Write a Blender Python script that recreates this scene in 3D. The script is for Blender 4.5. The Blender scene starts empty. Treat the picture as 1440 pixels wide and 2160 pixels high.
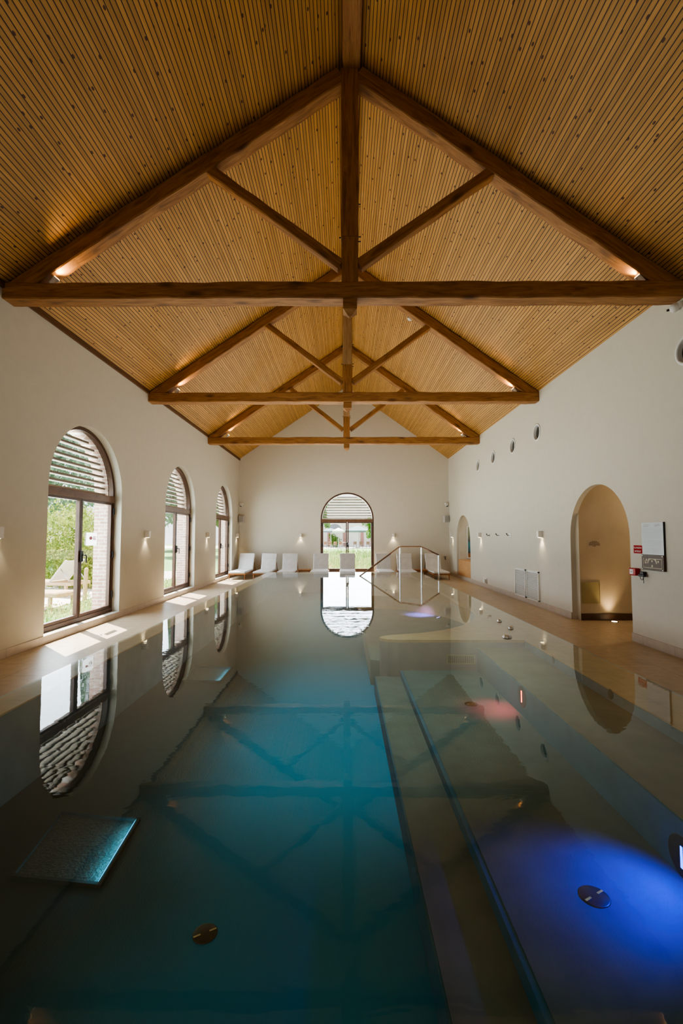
import bpy, bmesh, math, random
from mathutils import Vector, Matrix, Euler
random.seed(7)
COL = bpy.context.scene.collection
SC = bpy.context.scene
PI = math.pi
# ---------------------------------------------------------------- layout (metres, floor z = 0)
XL, XR, YF, YB = -4.18, 4.133, 18.0, -4.0
WZ = 0.39                      # water level
EAVE, RIDGE, RX = 4.585, 7.51, 0.09
CAMZ = 1.49

# ---------------------------------------------------------------- materials
def new_mat(name):
    m = bpy.data.materials.new(name); m.use_nodes = True
    nt = m.node_tree; nt.nodes.clear()
    out = nt.nodes.new('ShaderNodeOutputMaterial')
    return m, nt, out
def N(nt, t, **kw):
    n = nt.nodes.new(t)
    for k, v in kw.items():
        if k in n.inputs: n.inputs[k].default_value = v
        else: setattr(n, k, v)
    return n
def L(nt, a, ao, b, bi): nt.links.new(a.outputs[ao], b.inputs[bi])
def c4(c): return (c[0], c[1], c[2], 1.0)
def math_n(nt, op, a=None, b=None, v0=None, v1=None):
    n = nt.nodes.new('ShaderNodeMath'); n.operation = op
    if a is not None: nt.links.new(a, n.inputs[0])
    elif v0 is not None: n.inputs[0].default_value = v0
    if b is not None: nt.links.new(b, n.inputs[1])
    elif v1 is not None: n.inputs[1].default_value = v1
    return n.outputs[0]
def ramp(nt, stops, src):
    r = nt.nodes.new('ShaderNodeValToRGB')
    el = r.color_ramp.elements
    while len(el) < len(stops): el.new(0.5)
    for e, (p, c) in zip(el, stops): e.position = p; e.color = c4(c)
    nt.links.new(src, r.inputs[0]); return r.outputs[0]
def simple(name, col, rough=0.6, var=0.12, scale=6.0, metal=0.0, bump=0.0, bscale=60.0, emit=None, estr=0.0, spec=0.5, stretch=(1,1,1), coat=0.0):
    """Principled surface whose colour is broken up by procedural noise."""
    m, nt, out = new_mat(name)
    b = N(nt, 'ShaderNodeBsdfPrincipled'); L(nt, b, 0, out, 0)
    tc = N(nt, 'ShaderNodeTexCoord'); mp = N(nt, 'ShaderNodeMapping'); mp.inputs['Scale'].default_value = stretch
    L(nt, tc, 'Object', mp, 'Vector')
    nz = N(nt, 'ShaderNodeTexNoise'); nz.inputs['Scale'].default_value = scale; nz.inputs['Detail'].default_value = 5
    L(nt, mp, 0, nz, 'Vector')
    lo = tuple(x * (1 - var) for x in col); hi = tuple(min(1, x * (1 + var)) for x in col)
    cr = ramp(nt, [(0.3, lo), (0.7, hi)], nz.outputs['Fac'])
    nt.links.new(cr, b.inputs['Base Color'])
    b.inputs['Roughness'].default_value = rough; b.inputs['Metallic'].default_value = metal
    b.inputs['Specular IOR Level'].default_value = spec
    b.inputs['Coat Weight'].default_value = coat
    if bump:
        n2 = N(nt, 'ShaderNodeTexNoise'); n2.inputs['Scale'].default_value = bscale; n2.inputs['Detail'].default_value = 4
        L(nt, mp, 0, n2, 'Vector')
        bp = N(nt, 'ShaderNodeBump'); bp.inputs['Strength'].default_value = bump; bp.inputs['Distance'].default_value = 0.01
        L(nt, n2, 'Fac', bp, 'Height'); L(nt, bp, 0, b, 'Normal')
    if emit:
        b.inputs['Emission Color'].default_value = c4(emit); b.inputs['Emission Strength'].default_value = estr
    return m

def ceiling_mat():
    """Narrow softwood boards running the length of the room with dark open joints, knots and grain."""
    m, nt, out = new_mat('ceiling_boards')
    b = N(nt, 'ShaderNodeBsdfPrincipled'); L(nt, b, 0, out, 0)
    tc = N(nt, 'ShaderNodeTexCoord'); sp = N(nt, 'ShaderNodeSeparateXYZ'); L(nt, tc, 'Object', sp, 0)
    x = math_n(nt, 'SUBTRACT', sp.outputs[0], None, v1=RX)
    u = math_n(nt, 'MULTIPLY', x, None, v1=1.22 / 0.0475)
    fl = math_n(nt, 'FLOOR', u); fr = math_n(nt, 'FRACT', u)
    gap = math_n(nt, 'LESS_THAN', fr, None, v1=0.2)
    wn = N(nt, 'ShaderNodeTexWhiteNoise', noise_dimensions='1D'); nt.links.new(fl, wn.inputs['W'])
    # grain
    cb = N(nt, 'ShaderNodeCombineXYZ')
    nt.links.new(math_n(nt, 'MULTIPLY', u, None, v1=1.0), cb.inputs[0])
    yy = math_n(nt, 'ADD', sp.outputs[1], math_n(nt, 'MULTIPLY', wn.outputs['Value'], None, v1=37.0))
    nt.links.new(math_n(nt, 'MULTIPLY', yy, None, v1=0.9), cb.inputs[1])
    gn = N(nt, 'ShaderNodeTexNoise'); gn.inputs['Scale'].default_value = 2.2; gn.inputs['Detail'].default_value = 6; gn.inputs['Distortion'].default_value = 0.6
    L(nt, cb, 0, gn, 'Vector')
    # knots
    kb = N(nt, 'ShaderNodeCombineXYZ'); nt.links.new(u, kb.inputs[0]); nt.links.new(math_n(nt, 'MULTIPLY', yy, None, v1=11.0), kb.inputs[1])
    vo = N(nt, 'ShaderNodeTexVoronoi'); vo.inputs['Scale'].default_value = 0.42; vo.voronoi_dimensions = '2D'
    L(nt, kb, 0, vo, 'Vector')
    sel = math_n(nt, 'GREATER_THAN', N(nt, 'ShaderNodeSeparateColor').outputs[0], None, v1=0.72)
    sc = [n for n in nt.nodes if n.bl_idname == 'ShaderNodeSeparateColor'][0]; L(nt, vo, 'Color', sc, 0)
    kn = math_n(nt, 'MULTIPLY', math_n(nt, 'LESS_THAN', vo.outputs['Distance'], None, v1=0.095), sel)
    base = ramp(nt, [(0.25, (0.39, 0.195, 0.046)), (0.55, (0.49, 0.265, 0.075)), (0.8, (0.56, 0.32, 0.10))], gn.outputs['Fac'])
    hs = N(nt, 'ShaderNodeHueSaturation'); nt.links.new(base, hs.inputs['Color'])
    nt.links.new(math_n(nt, 'ADD', math_n(nt, 'MULTIPLY', wn.outputs['Value'], None, v1=0.3), None, v1=0.85), hs.inputs['Value'])
    mx = N(nt, 'ShaderNodeMix', data_type='RGBA'); nt.links.new(kn, mx.inputs[0]); nt.links.new(hs.outputs[0], mx.inputs[6]); mx.inputs[7].default_value = (0.085, 0.03, 0.008, 1)
    m2 = N(nt, 'ShaderNodeMix', data_type='RGBA'); nt.links.new(gap, m2.inputs[0]); nt.links.new(mx.outputs[2], m2.inputs[6]); m2.inputs[7].default_value = (0.03, 0.011, 0.003, 1)
    nt.links.new(m2.outputs[2], b.inputs['Base Color'])
    b.inputs['Roughness'].default_value = 0.62
    return m

def oak_mat(name, dark, mid, light):
    """Rough-sawn oak; grain runs along local X."""
    m, nt, out = new_mat(name)
    b = N(nt, 'ShaderNodeBsdfPrincipled'); L(nt, b, 0, out, 0)
    tc = N(nt, 'ShaderNodeTexCoord'); mp = N(nt, 'ShaderNodeMapping'); mp.inputs['Scale'].default_value = (1.3, 12, 12); L(nt, tc, 'Object', mp, 0)
    oi = N(nt, 'ShaderNodeObjectInfo')
    add = N(nt, 'ShaderNodeVectorMath', operation='ADD'); L(nt, mp, 0, add, 0)
    cb = N(nt, 'ShaderNodeCombineXYZ'); nt.links.new(math_n(nt, 'MULTIPLY', oi.outputs['Random'], None, v1=50.0), cb.inputs[0]); L(nt, cb, 0, add, 1)
    nz = N(nt, 'ShaderNodeTexNoise'); nz.inputs['Scale'].default_value = 1.6; nz.inputs['Detail'].default_value = 8; nz.inputs['Roughness'].default_value = 0.62; nz.inputs['Distortion'].default_value = 1.2
    L(nt, add, 0, nz, 'Vector')
    col = ramp(nt, [(0.28, dark), (0.5, mid), (0.75, light)], nz.outputs['Fac'])
    # knots / stains
    mp2 = N(nt, 'ShaderNodeMapping'); mp2.inputs['Scale'].default_value = (2.2, 6, 6); L(nt, tc, 'Object', mp2, 0)
    a2 = N(nt, 'ShaderNodeVectorMath', operation='ADD'); L(nt, mp2, 0, a2, 0); L(nt, cb, 0, a2, 1)
    vo = N(nt, 'ShaderNodeTexVoronoi'); vo.inputs['Scale'].default_value = 0.8; L(nt, a2, 0, vo, 'Vector')
    kd = N(nt, 'ShaderNodeMapRange'); kd.inputs[1].default_value = 0.06; kd.inputs[2].default_value = 0.26; kd.inputs[3].default_value = 0.75; kd.inputs[4].default_value = 0.0
    nt.links.new(vo.outputs['Distance'], kd.inputs[0])
    mx = N(nt, 'ShaderNodeMix', data_type='RGBA'); nt.links.new(kd.outputs[0], mx.inputs[0]); nt.links.new(col, mx.inputs[6]); mx.inputs[7].default_value = c4(tuple(x * 0.35 for x in dark))
    nt.links.new(mx.outputs[2], b.inputs['Base Color']); b.inputs['Roughness'].default_value = 0.7
    bp = N(nt, 'ShaderNodeBump'); bp.inputs['Strength'].default_value = 0.4; bp.inputs['Distance'].default_value = 0.01; L(nt, nz, 'Fac', bp, 'Height'); L(nt, bp, 0, b, 'Normal')
    return m

def tile_mat(name, c1, c2, mortar, tw, th, rough, ms=0.004, offset=0.5, noise=0.1, axes='XY', coat=0.0):
    """Rectangular units (stone tiles or bricks) with joints."""
    m, nt, out = new_mat(name)
    b = N(nt, 'ShaderNodeBsdfPrincipled'); L(nt, b, 0, out, 0)
    tc = N(nt, 'ShaderNodeTexCoord'); sp = N(nt, 'ShaderNodeSeparateXYZ'); L(nt, tc, 'Object', sp, 0)
    cb = N(nt, 'ShaderNodeCombineXYZ')
    if axes == 'XY': nt.links.new(sp.outputs[1], cb.inputs[0]); nt.links.new(sp.outputs[0], cb.inputs[1])
    else:
        nt.links.new(math_n(nt, 'ADD', sp.outputs[0], sp.outputs[1]), cb.inputs[0]); nt.links.new(sp.outputs[2], cb.inputs[1])
    br = N(nt, 'ShaderNodeTexBrick'); br.offset = offset; L(nt, cb, 0, br, 'Vector')
    br.inputs['Color1'].default_value = c4(c1); br.inputs['Color2'].default_value = c4(c2); br.inputs['Mortar'].default_value = c4(mortar)
    br.inputs['Scale'].default_value = 1.0; br.inputs['Brick Width'].default_value = tw; br.inputs['Row Height'].default_value = th
    br.inputs['Mortar Size'].default_value = ms; br.inputs['Mortar Smooth'].default_value = 0.1
    nz = N(nt, 'ShaderNodeTexNoise'); nz.inputs['Scale'].default_value = 9; nz.inputs['Detail'].default_value = 6; L(nt, tc, 'Object', nz, 'Vector')
    mr = N(nt, 'ShaderNodeMapRange'); mr.inputs[1].default_value = 0.3; mr.inputs[2].default_value = 0.7; mr.inputs[3].default_value = 1 - noise; mr.inputs[4].default_value = 1 + noise
    L(nt, nz, 'Fac', mr, 0)
    hs = N(nt, 'ShaderNodeHueSaturation'); L(nt, br, 'Color', hs, 'Color'); L(nt, mr, 0, hs, 'Value')
    L(nt, hs, 0, b, 'Base Color'); b.inputs['Roughness'].default_value = rough; b.inputs['Coat Weight'].default_value = coat; b.inputs['Coat Roughness'].default_value = 0.12
    return m

def schlick(nt, f0, normal=None):
    """Two-sided Fresnel reflectance (same from above and below)."""
    lw = N(nt, 'ShaderNodeLayerWeight'); lw.inputs['Blend'].default_value = 0.5
    if normal is not None: nt.links.new(normal, lw.inputs['Normal'])
    p = math_n(nt, 'POWER', lw.outputs['Facing'], None, v1=5.0)
    return math_n(nt, 'ADD', math_n(nt, 'MULTIPLY', p, None, v1=1 - f0), None, v1=f0)

def water_mat():
    m, nt, out = new_mat('pool_water')
    tc = N(nt, 'ShaderNodeTexCoord')
    mp = N(nt, 'ShaderNodeMapping'); mp.inputs['Scale'].default_value = (1.0, 2.2, 1.0); L(nt, tc, 'Object', mp, 0)
    nz = N(nt, 'ShaderNodeTexNoise'); nz.inputs['Scale'].default_value = 5.5; nz.inputs['Detail'].default_value = 2; nz.inputs['Distortion'].default_value = 0.5
    L(nt, mp, 0, nz, 'Vector')
    big = N(nt, 'ShaderNodeTexNoise'); big.inputs['Scale'].default_value = 0.55; big.inputs['Detail'].default_value = 1; L(nt, tc, 'Object', big, 'Vector')
    h = math_n(nt, 'MULTIPLY', nz.outputs['Fac'], math_n(nt, 'POWER', big.outputs['Fac'], None, v1=2.0))
    bp = N(nt, 'ShaderNodeBump'); bp.inputs['Strength'].default_value = 0.085; bp.inputs['Distance'].default_value = 0.012; nt.links.new(h, bp.inputs['Height'])
    fr = schlick(nt, 0.021, bp.outputs[0])
    gl = N(nt, 'ShaderNodeBsdfGlossy'); gl.inputs['Roughness'].default_value = 0.0; gl.inputs['Color'].default_value = (0.95, 0.97, 1, 1); L(nt, bp, 0, gl, 'Normal')
    tr = N(nt, 'ShaderNodeBsdfTransparent'); tr.inputs['Color'].default_value = (0.80, 0.93, 0.93, 1)
    mx = N(nt, 'ShaderNodeMixShader'); nt.links.new(fr, mx.inputs[0]); L(nt, tr, 0, mx, 1); L(nt, gl, 0, mx, 2); L(nt, mx, 0, out, 0)
    return m

def glass_mat():
    m, nt, out = new_mat('window_glass')
    tc = N(nt, 'ShaderNodeTexCoord'); nz = N(nt, 'ShaderNodeTexNoise'); nz.inputs['Scale'].default_value = 1.5; L(nt, tc, 'Object', nz, 'Vector')
    mr = N(nt, 'ShaderNodeMapRange'); mr.inputs[3].default_value = 0.90; mr.inputs[4].default_value = 0.96; L(nt, nz, 'Fac', mr, 0)
    tr = N(nt, 'ShaderNodeBsdfTransparent'); L(nt, mr, 0, tr, 'Color')
    gl = N(nt, 'ShaderNodeBsdfGlossy'); gl.inputs['Roughness'].default_value = 0.02
    lw = schlick(nt, 0.035)
    mx = N(nt, 'ShaderNodeMixShader'); nt.links.new(lw, mx.inputs[0]); L(nt, tr, 0, mx, 1); L(nt, gl, 0, mx, 2); L(nt, mx, 0, out, 0)
    return m

def leaf_mat(name, c1, c2, c3, scale=3.0):
    m, nt, out = new_mat(name)
    tc = N(nt, 'ShaderNodeTexCoord'); nz = N(nt, 'ShaderNodeTexNoise'); nz.inputs['Scale'].default_value = scale; nz.inputs['Detail'].default_value = 6; L(nt, tc, 'Object', nz, 'Vector')
    col = ramp(nt, [(0.3, c1), (0.5, c2), (0.7, c3)], nz.outputs['Fac'])
    d = N(nt, 'ShaderNodeBsdfDiffuse'); t = N(nt, 'ShaderNodeBsdfTranslucent'); nt.links.new(col, d.inputs[0]); nt.links.new(col, t.inputs[0])
    mx = N(nt, 'ShaderNodeMixShader'); mx.inputs[0].default_value = 0.35; L(nt, d, 0, mx, 1); L(nt, t, 0, mx, 2); L(nt, mx, 0, out, 0)
    return m

M = {}
M['plaster'] = simple('wall_plaster', (0.60, 0.572, 0.495), 0.85, 0.018, 9, bump=0.25, bscale=90)
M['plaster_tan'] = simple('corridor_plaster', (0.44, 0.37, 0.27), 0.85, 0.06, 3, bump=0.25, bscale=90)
M['ceiling'] = ceiling_mat()
M['oak'] = oak_mat('oak_beam', (0.15, 0.064, 0.019), (0.30, 0.14, 0.043), (0.44, 0.225, 0.08))
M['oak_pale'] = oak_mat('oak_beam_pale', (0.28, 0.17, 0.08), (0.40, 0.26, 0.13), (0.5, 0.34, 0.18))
M['trim'] = simple('eave_trim', (0.13, 0.06, 0.02), 0.7, 0.25, 4, stretch=(8, 1, 8))
M['tile'] = tile_mat('stone_tiles', (0.47, 0.375, 0.26), (0.43, 0.34, 0.23), (0.28, 0.20, 0.13), 0.9, 0.45, 0.38, noise=0.12)
M['skirting'] = tile_mat('stone_skirting', (0.52, 0.46, 0.40), (0.49, 0.43, 0.37), (0.33, 0.28, 0.23), 0.6, 0.6, 0.5, ms=0.003, axes='YZ', noise=0.06)
M['coping'] = tile_mat('pool_coping_stone', (0.64, 0.37, 0.165), (0.60, 0.34, 0.15), (0.50, 0.275, 0.12), 0.7, 0.7, 0.5, ms=0.003)
M['pool_wall'] = simple('pool_wall_stone', (0.16, 0.19, 0.20), 0.7, 0.15, 5)
M['pool_wall_warm'] = simple('pool_wall_warm', (0.26, 0.215, 0.19), 0.7, 0.12, 5)
M['pool_riser'] = simple('pool_riser_blue', (0.03, 0.13, 0.18), 0.7, 0.15, 5)
M['pool_bench'] = simple('pool_bench_stone', (0.18, 0.155, 0.105), 0.7, 0.15, 5)
M['pool_floor_r'] = simple('pool_floor_green', (0.11, 0.145, 0.125), 0.7, 0.15, 5)
M['pool_step'] = simple('pool_step_stone', (0.15, 0.155, 0.125), 0.7, 0.15, 5)
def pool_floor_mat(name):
    """Teal basin floor with the shade along the left wall painted into the colour."""
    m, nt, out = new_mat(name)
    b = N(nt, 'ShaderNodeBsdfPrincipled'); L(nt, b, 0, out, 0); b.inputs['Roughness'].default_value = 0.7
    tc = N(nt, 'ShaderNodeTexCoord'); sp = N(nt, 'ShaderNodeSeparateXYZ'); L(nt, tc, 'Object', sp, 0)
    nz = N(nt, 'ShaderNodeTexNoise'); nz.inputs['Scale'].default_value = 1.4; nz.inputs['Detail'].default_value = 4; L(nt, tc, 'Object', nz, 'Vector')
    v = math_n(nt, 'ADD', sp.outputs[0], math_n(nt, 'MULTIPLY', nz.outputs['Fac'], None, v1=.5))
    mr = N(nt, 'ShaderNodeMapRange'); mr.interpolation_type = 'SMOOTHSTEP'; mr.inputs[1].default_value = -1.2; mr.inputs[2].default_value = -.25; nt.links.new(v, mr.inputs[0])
    col = ramp(nt, [(0.0, (0.045, 0.06, 0.05)), (0.5, (0.02, 0.12, 0.15)), (1.0, (0.008, 0.20, 0.29))], mr.outputs[0])  # dark end is painted shade beside the left wall
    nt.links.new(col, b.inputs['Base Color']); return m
M['pool_deep'] = pool_floor_mat('pool_floor_teal'); M['pool_shelf'] = pool_floor_mat('pool_shelf_shaded')
M['pool_cove'] = simple('pool_cove_floor', (0.17, 0.19, 0.16), 0.7, 0.12, 4)
M['water'] = water_mat()
M['glass'] = glass_mat()
M['bronze'] = simple('bronze_frame', (0.085, 0.04, 0.022), 0.45, 0.15, 8)
M['bronze_light'] = simple('bronze_transom', (0.15, 0.075, 0.04), 0.45, 0.2, 8)
M['black'] = simple('black_metal', (0.012, 0.012, 0.014), 0.45, 0.2, 20)
M['white'] = simple('white_paint', (0.72, 0.72, 0.70), 0.5, 0.04, 10)
M['slat'] = simple('louver_boards', (0.36, 0.31, 0.25), 0.7, 0.12, 6, stretch=(1, 6, 6))
M['brick'] = tile_mat('brickwork', (0.40, 0.24, 0.18), (0.50, 0.33, 0.26), (0.66, 0.60, 0.55), 0.21, 0.066, 0.9, ms=0.009, axes='YZ', noise=0.2)
M['steel'] = simple('brushed_steel', (0.62, 0.64, 0.66), 0.25, 0.06, 30, metal=1.0)
M['dark_steel'] = simple('dark_steel', (0.10, 0.085, 0.06), 0.4, 0.2, 14, metal=0.7)
M['grey_plastic'] = simple('grey_plastic', (0.50, 0.49, 0.47), 0.6, 0.05, 20)
M['grille_grey'] = simple('speaker_grille', (0.36, 0.35, 0.34), 0.7, 0.2, 300)
M['fabric'] = simple('lounger_cushion', (0.62, 0.615, 0.61), 0.95, 0.06, 8, bump=0.4, bscale=120)
M['teak'] = simple('teak_wood', (0.30, 0.135, 0.045), 0.6, 0.3, 5, stretch=(8, 1.5, 8))
M['teak_pale'] = simple('weathered_teak', (0.50, 0.37, 0.24), 0.7, 0.2, 5, stretch=(8, 1.5, 8))
M['brass'] = simple('bronze_handrail', (0.19, 0.10, 0.05), 0.4, 0.15, 10)
M['red'] = simple('red_plastic', (0.42, 0.012, 0.018), 0.4, 0.06, 10)
M['sign_red'] = simple('red_sign_paint', (0.36, 0.004, 0.008), 0.9, 0.05, 10, spec=0.1)
M['letter'] = simple('white_lettering', (0.8, 0.8, 0.78), 0.6, 0.02, 10)
M['poster'] = simple('poster_paper', (0.55, 0.60, 0.63), 0.25, 0.03, 5)
M['ink'] = simple('printed_ink', (0.22, 0.24, 0.25), 0.7, 0.1, 40)
M['ink_light'] = simple('pale_printed_ink', (0.40, 0.44, 0.46), 0.7, 0.1, 40)
M['brownboard'] = simple('brown_board', (0.075, 0.04, 0.022), 0.5, 0.1, 6)
M['cream'] = simple('cream_line', (0.52, 0.45, 0.33), 0.6, 0.05, 10)
M['notice'] = simple('notice_sheet', (0.43, 0.36, 0.28), 0.5, 0.05, 10)
M['panel'] = simple('access_panel_paint', (0.31, 0.265, 0.14), 0.6, 0.06, 5)
M['duct'] = simple('dark_duct', (0.035, 0.033, 0.025), 0.8, 0.2, 10)
M['lamp_white'] = simple('lamp_body', (0.75, 0.73, 0.70), 0.5, 0.03, 10)
M['glow_warm'] = simple('lamp_lens', (0.9, 0.8, 0.6), 0.5, 0.02, 10, emit=(1, 0.78, 0.45), estr=14)
M['glow_spot'] = simple('uplight_lens', (0.9, 0.8, 0.6), 0.5, 0.02, 10, emit=(1, 0.66, 0.3), estr=9)
M['glow_red'] = simple('red_lamp_lens', (0.9, 0.1, 0.05), 0.5, 0.02, 10, emit=(1, 0.1, 0.05), estr=7)
M['glow_blue'] = simple('blue_lamp_lens', (0.05, 0.1, 0.9), 0.5, 0.02, 10, emit=(0.02, 0.12, 1), estr=4)
M['glow_purple'] = simple('violet_lamp_lens', (0.3, 0.2, 0.9), 0.5, 0.02, 10, emit=(0.35, 0.25, 1), estr=6)
M['glow_cyan'] = simple('cyan_lamp_strip', (0.1, 0.6, 0.8), 0.5, 0.02, 10, emit=(0.12, 0.75, 1), estr=0.5)
M['dark_stone'] = simple('panel_rim_stone', (0.05, 0.06, 0.05), 0.7, 0.2, 6)
M['mat_dimple'] = simple('dimpled_steel_panel', (0.10, 0.10, 0.08), 0.35, 0.3, 60, metal=0.3, bump=1.0, bscale=70)
M['lawn'] = simple('lawn_ground', (0.17, 0.30, 0.09), 0.95, 0.35, 1.2, bump=0.6, bscale=30)
M['terrace'] = simple('terrace_paving', (0.62, 0.57, 0.50), 0.9, 0.12, 2)
M['leaf_dark'] = leaf_mat('leaves_dark', (0.16, 0.24, 0.20), (0.24, 0.33, 0.26), (0.36, 0.45, 0.35))
M['leaf_mid'] = leaf_mat('leaves_mid', (0.06, 0.14, 0.03), (0.13, 0.25, 0.06), (0.26, 0.38, 0.12))
M['leaf_lime'] = leaf_mat('leaves_lime', (0.12, 0.22, 0.04), (0.30, 0.38, 0.08), (0.52, 0.50, 0.20))
M['paper'] = leaf_mat('translucent_paper', (.80, .80, .80), (.84, .84, .84), (.88, .88, .88))
M['bark'] = simple('tree_bark', (0.12, 0.09, 0.06), 0.9, 0.3, 8, stretch=(6, 6, 1))
M['meadow'] = leaf_mat('meadow_plants', (0.13, 0.26, 0.07), (0.33, 0.43, 0.16), (0.60, 0.47, 0.28), 1.1)
M['facade'] = simple('pale_render', (0.66, 0.60, 0.55), 0.9, 0.06, 2)
M['stone_ring'] = simple('pale_arch_stone', (0.74, 0.70, 0.64), 0.9, 0.06, 4)
M['arch_glass'] = simple('dark_window_glass', (0.16, 0.19, 0.24), 0.15, 0.1, 2)
M['parasol_dark'] = simple('slate_canvas', (0.16, 0.22, 0.25), 0.9, 0.08, 4)
M['parasol_white'] = simple('white_canvas', (0.80, 0.80, 0.78), 0.9, 0.04, 4)
M['red_shutter'] = simple('faded_red_shutter', (0.36, 0.17, 0.14), 0.8, 0.1, 6)
M['chair_brown'] = simple('brown_cafe_seat', (0.32, 0.18, 0.12), 0.8, 0.15, 10)
M['roof_slate'] = simple('roof_slates', (0.30, 0.30, 0.32), 0.8, 0.2, 6)

def painting_mat():
    m, nt, out = new_mat('abstract_painting')
    b = N(nt, 'ShaderNodeBsdfPrincipled'); L(nt, b, 0, out, 0); b.inputs['Roughness'].default_value = 0.5
    tc = N(nt, 'ShaderNodeTexCoord'); sp = N(nt, 'ShaderNodeSeparateXYZ'); L(nt, tc, 'Object', sp, 0)
    nz = N(nt, 'ShaderNodeTexNoise'); nz.inputs['Scale'].default_value = 5; nz.inputs['Detail'].default_value = 5; L(nt, tc, 'Object', nz, 'Vector')
    v = math_n(nt, 'ADD', math_n(nt, 'MULTIPLY', sp.outputs[2], None, v1=0.85), math_n(nt, 'MULTIPLY', nz.outputs['Fac'], None, v1=0.5))
    col = ramp(nt, [(0.1, (0.10, 0.05, 0.03)), (0.3, (0.45, 0.20, 0.08)), (0.42, (0.05, 0.09, 0.13)), (0.62, (0.06, 0.30, 0.38)), (0.8, (0.10, 0.11, 0.14)), (0.95, (0.24, 0.30, 0.22))], v)
    nt.links.new(col, b.inputs['Base Color']); return m
M['painting'] = painting_mat()

# ---------------------------------------------------------------- mesh helpers
class MB:
    """Collects shapes; build() links them as ONE mesh object."""
    def __init__(s): s.v = []; s.f = []; s.sm = []
    def add(s, verts, faces, smooth=False, mat=None):
        o = len(s.v)
        for p in verts:
            p = Vector(p)
            s.v.append(mat @ p if mat is not None else p)
        for f in faces: s.f.append(tuple(i + o for i in f)); s.sm.append(smooth)
        return s
    def box(s, x0, x1, y0, y1, z0, z1, mat=None):
        v = [(x, y, z) for x in (x0, x1) for y in (y0, y1) for z in (z0, z1)]
        return s.add(v, [(0, 1, 3, 2), (4, 6, 7, 5), (0, 4, 5, 1), (2, 3, 7, 6), (0, 2, 6, 4), (1, 5, 7, 3)], False, mat)
    def rbox(s, x0, x1, y0, y1, z0, z1, r=0.01, seg=2, mat=None):
        bm = bmesh.new(); bmesh.ops.create_cube(bm, size=1)
        for v in bm.verts: v.co = Vector(((x0 + x1) / 2 + v.co.x * (x1 - x0), (y0 + y1) / 2 + v.co.y * (y1 - y0), (z0 + z1) / 2 + v.co.z * (z1 - z0)))
        bmesh.ops.bevel(bm, geom=bm.edges[:], offset=r, segments=seg, affect='EDGES', profile=0.5)
        bm.verts.index_update()
        s.add([v.co.copy() for v in bm.verts], [[v.index for v in f.verts] for f in bm.faces], False, mat); bm.free(); return s
    def cyl(s, p0, p1, r0, r1=None, n=16, caps=True, mat=None):
        r1 = r0 if r1 is None else r1
        p0, p1 = Vector(p0), Vector(p1); d = (p1 - p0).normalized()
        a = d.orthogonal().normalized(); b = d.cross(a)
        vs = []
        for p, r in ((p0, r0), (p1, r1)):
            vs += [p + (a * math.cos(2 * PI * i / n) + b * math.sin(2 * PI * i / n)) * r for i in range(n)]
        s.add(vs, [(i, (i + 1) % n, n + (i + 1) % n, n + i) for i in range(n)], True, mat)
        if caps: s.add(vs[:n], [tuple(range(n))[::-1]], False, mat); s.add(vs[n:], [tuple(range(n))], False, mat)
        return s
    def tube(s, pts, r, n=10, mat=None):
        pts = [Vector(p) for p in pts]; rings = []; a = None
        for i, p in enumerate(pts):
            d = ((pts[min(i + 1, len(pts) - 1)] - p).normalized() + (p - pts[max(i - 1, 0)]).normalized()).normalized()
            a = d.orthogonal().normalized() if a is None else (a - d * a.dot(d)).normalized()
            b = d.cross(a); rr = r[i] if isinstance(r, (list, tuple)) else r
            rings += [p + (a * math.cos(2 * PI * k / n) + b * math.sin(2 * PI * k / n)) * rr for k in range(n)]
        fs = []
        for i in range(len(pts) - 1):
            fs += [(i * n + k, i * n + (k + 1) % n, (i + 1) * n + (k + 1) % n, (i + 1) * n + k) for k in range(n)]
        fs += [tuple(range(n))[::-1], tuple(range((len(pts) - 1) * n, len(pts) * n))]
        return s.add(rings, fs, True, mat)
    def lathe(s, prof, n=24, mat=None):
        vs = []; fs = []
        for r, z in prof: vs += [(r * math.cos(2 * PI * k / n), r * math.sin(2 * PI * k / n), z) for k in range(n)]
        for i in range(len(prof) - 1): fs += [(i * n + k, i * n + (k + 1) % n, (i + 1) * n + (k + 1) % n, (i + 1) * n + k) for k in range(n)]
        if prof[0][0] > 1e-6: fs.append(tuple(range(n))[::-1])
        if prof[-1][0] > 1e-6: fs.append(tuple(range((len(prof) - 1) * n, len(prof) * n)))
        return s.add(vs, fs, True, mat)
    def prism(s, poly, z0, z1, mat=None):
        n = len(poly)
        vs = [(x, y, z0) for x, y in poly] + [(x, y, z1) for x, y in poly]
        return s.add(vs, [tuple(range(n))[::-1], tuple(range(n, 2 * n))] + [(i, (i + 1) % n, n + (i + 1) % n, n + i) for i in range(n)], False, mat)
    def ball(s, c, r, n=14, m=9, mat=None, sq=(1, 1, 1)):
        vs = []; fs = []
        for i in range(m + 1):
            t = PI * i / m
            for k in range(n): vs.append((c[0] + r * sq[0] * math.sin(t) * math.cos(2 * PI * k / n), c[1] + r * sq[1] * math.sin(t) * math.sin(2 * PI * k / n), c[2] + r * sq[2] * math.cos(t)))
        for i in range(m): fs += [(i * n + k, (i + 1) * n + k, (i + 1) * n + (k + 1) % n, i * n + (k + 1) % n) for k in range(n)]
        return s.add(vs, fs, True, mat)
    def leaves(s, pts, size):
        for p in pts:
            q = Euler((random.uniform(0, 6.3), random.uniform(0, 6.3), random.uniform(0, 6.3))).to_matrix()
            z = size * random.uniform(0.6, 1.3); P = Vector(p)
            s.add([P + q @ Vector(c) for c in ((-z, 0, 0), (0, -z * .5, z * .1), (z, 0, 0), (0, z * .5, z * .1))], [(0, 1, 2, 3)])
        return s
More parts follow.
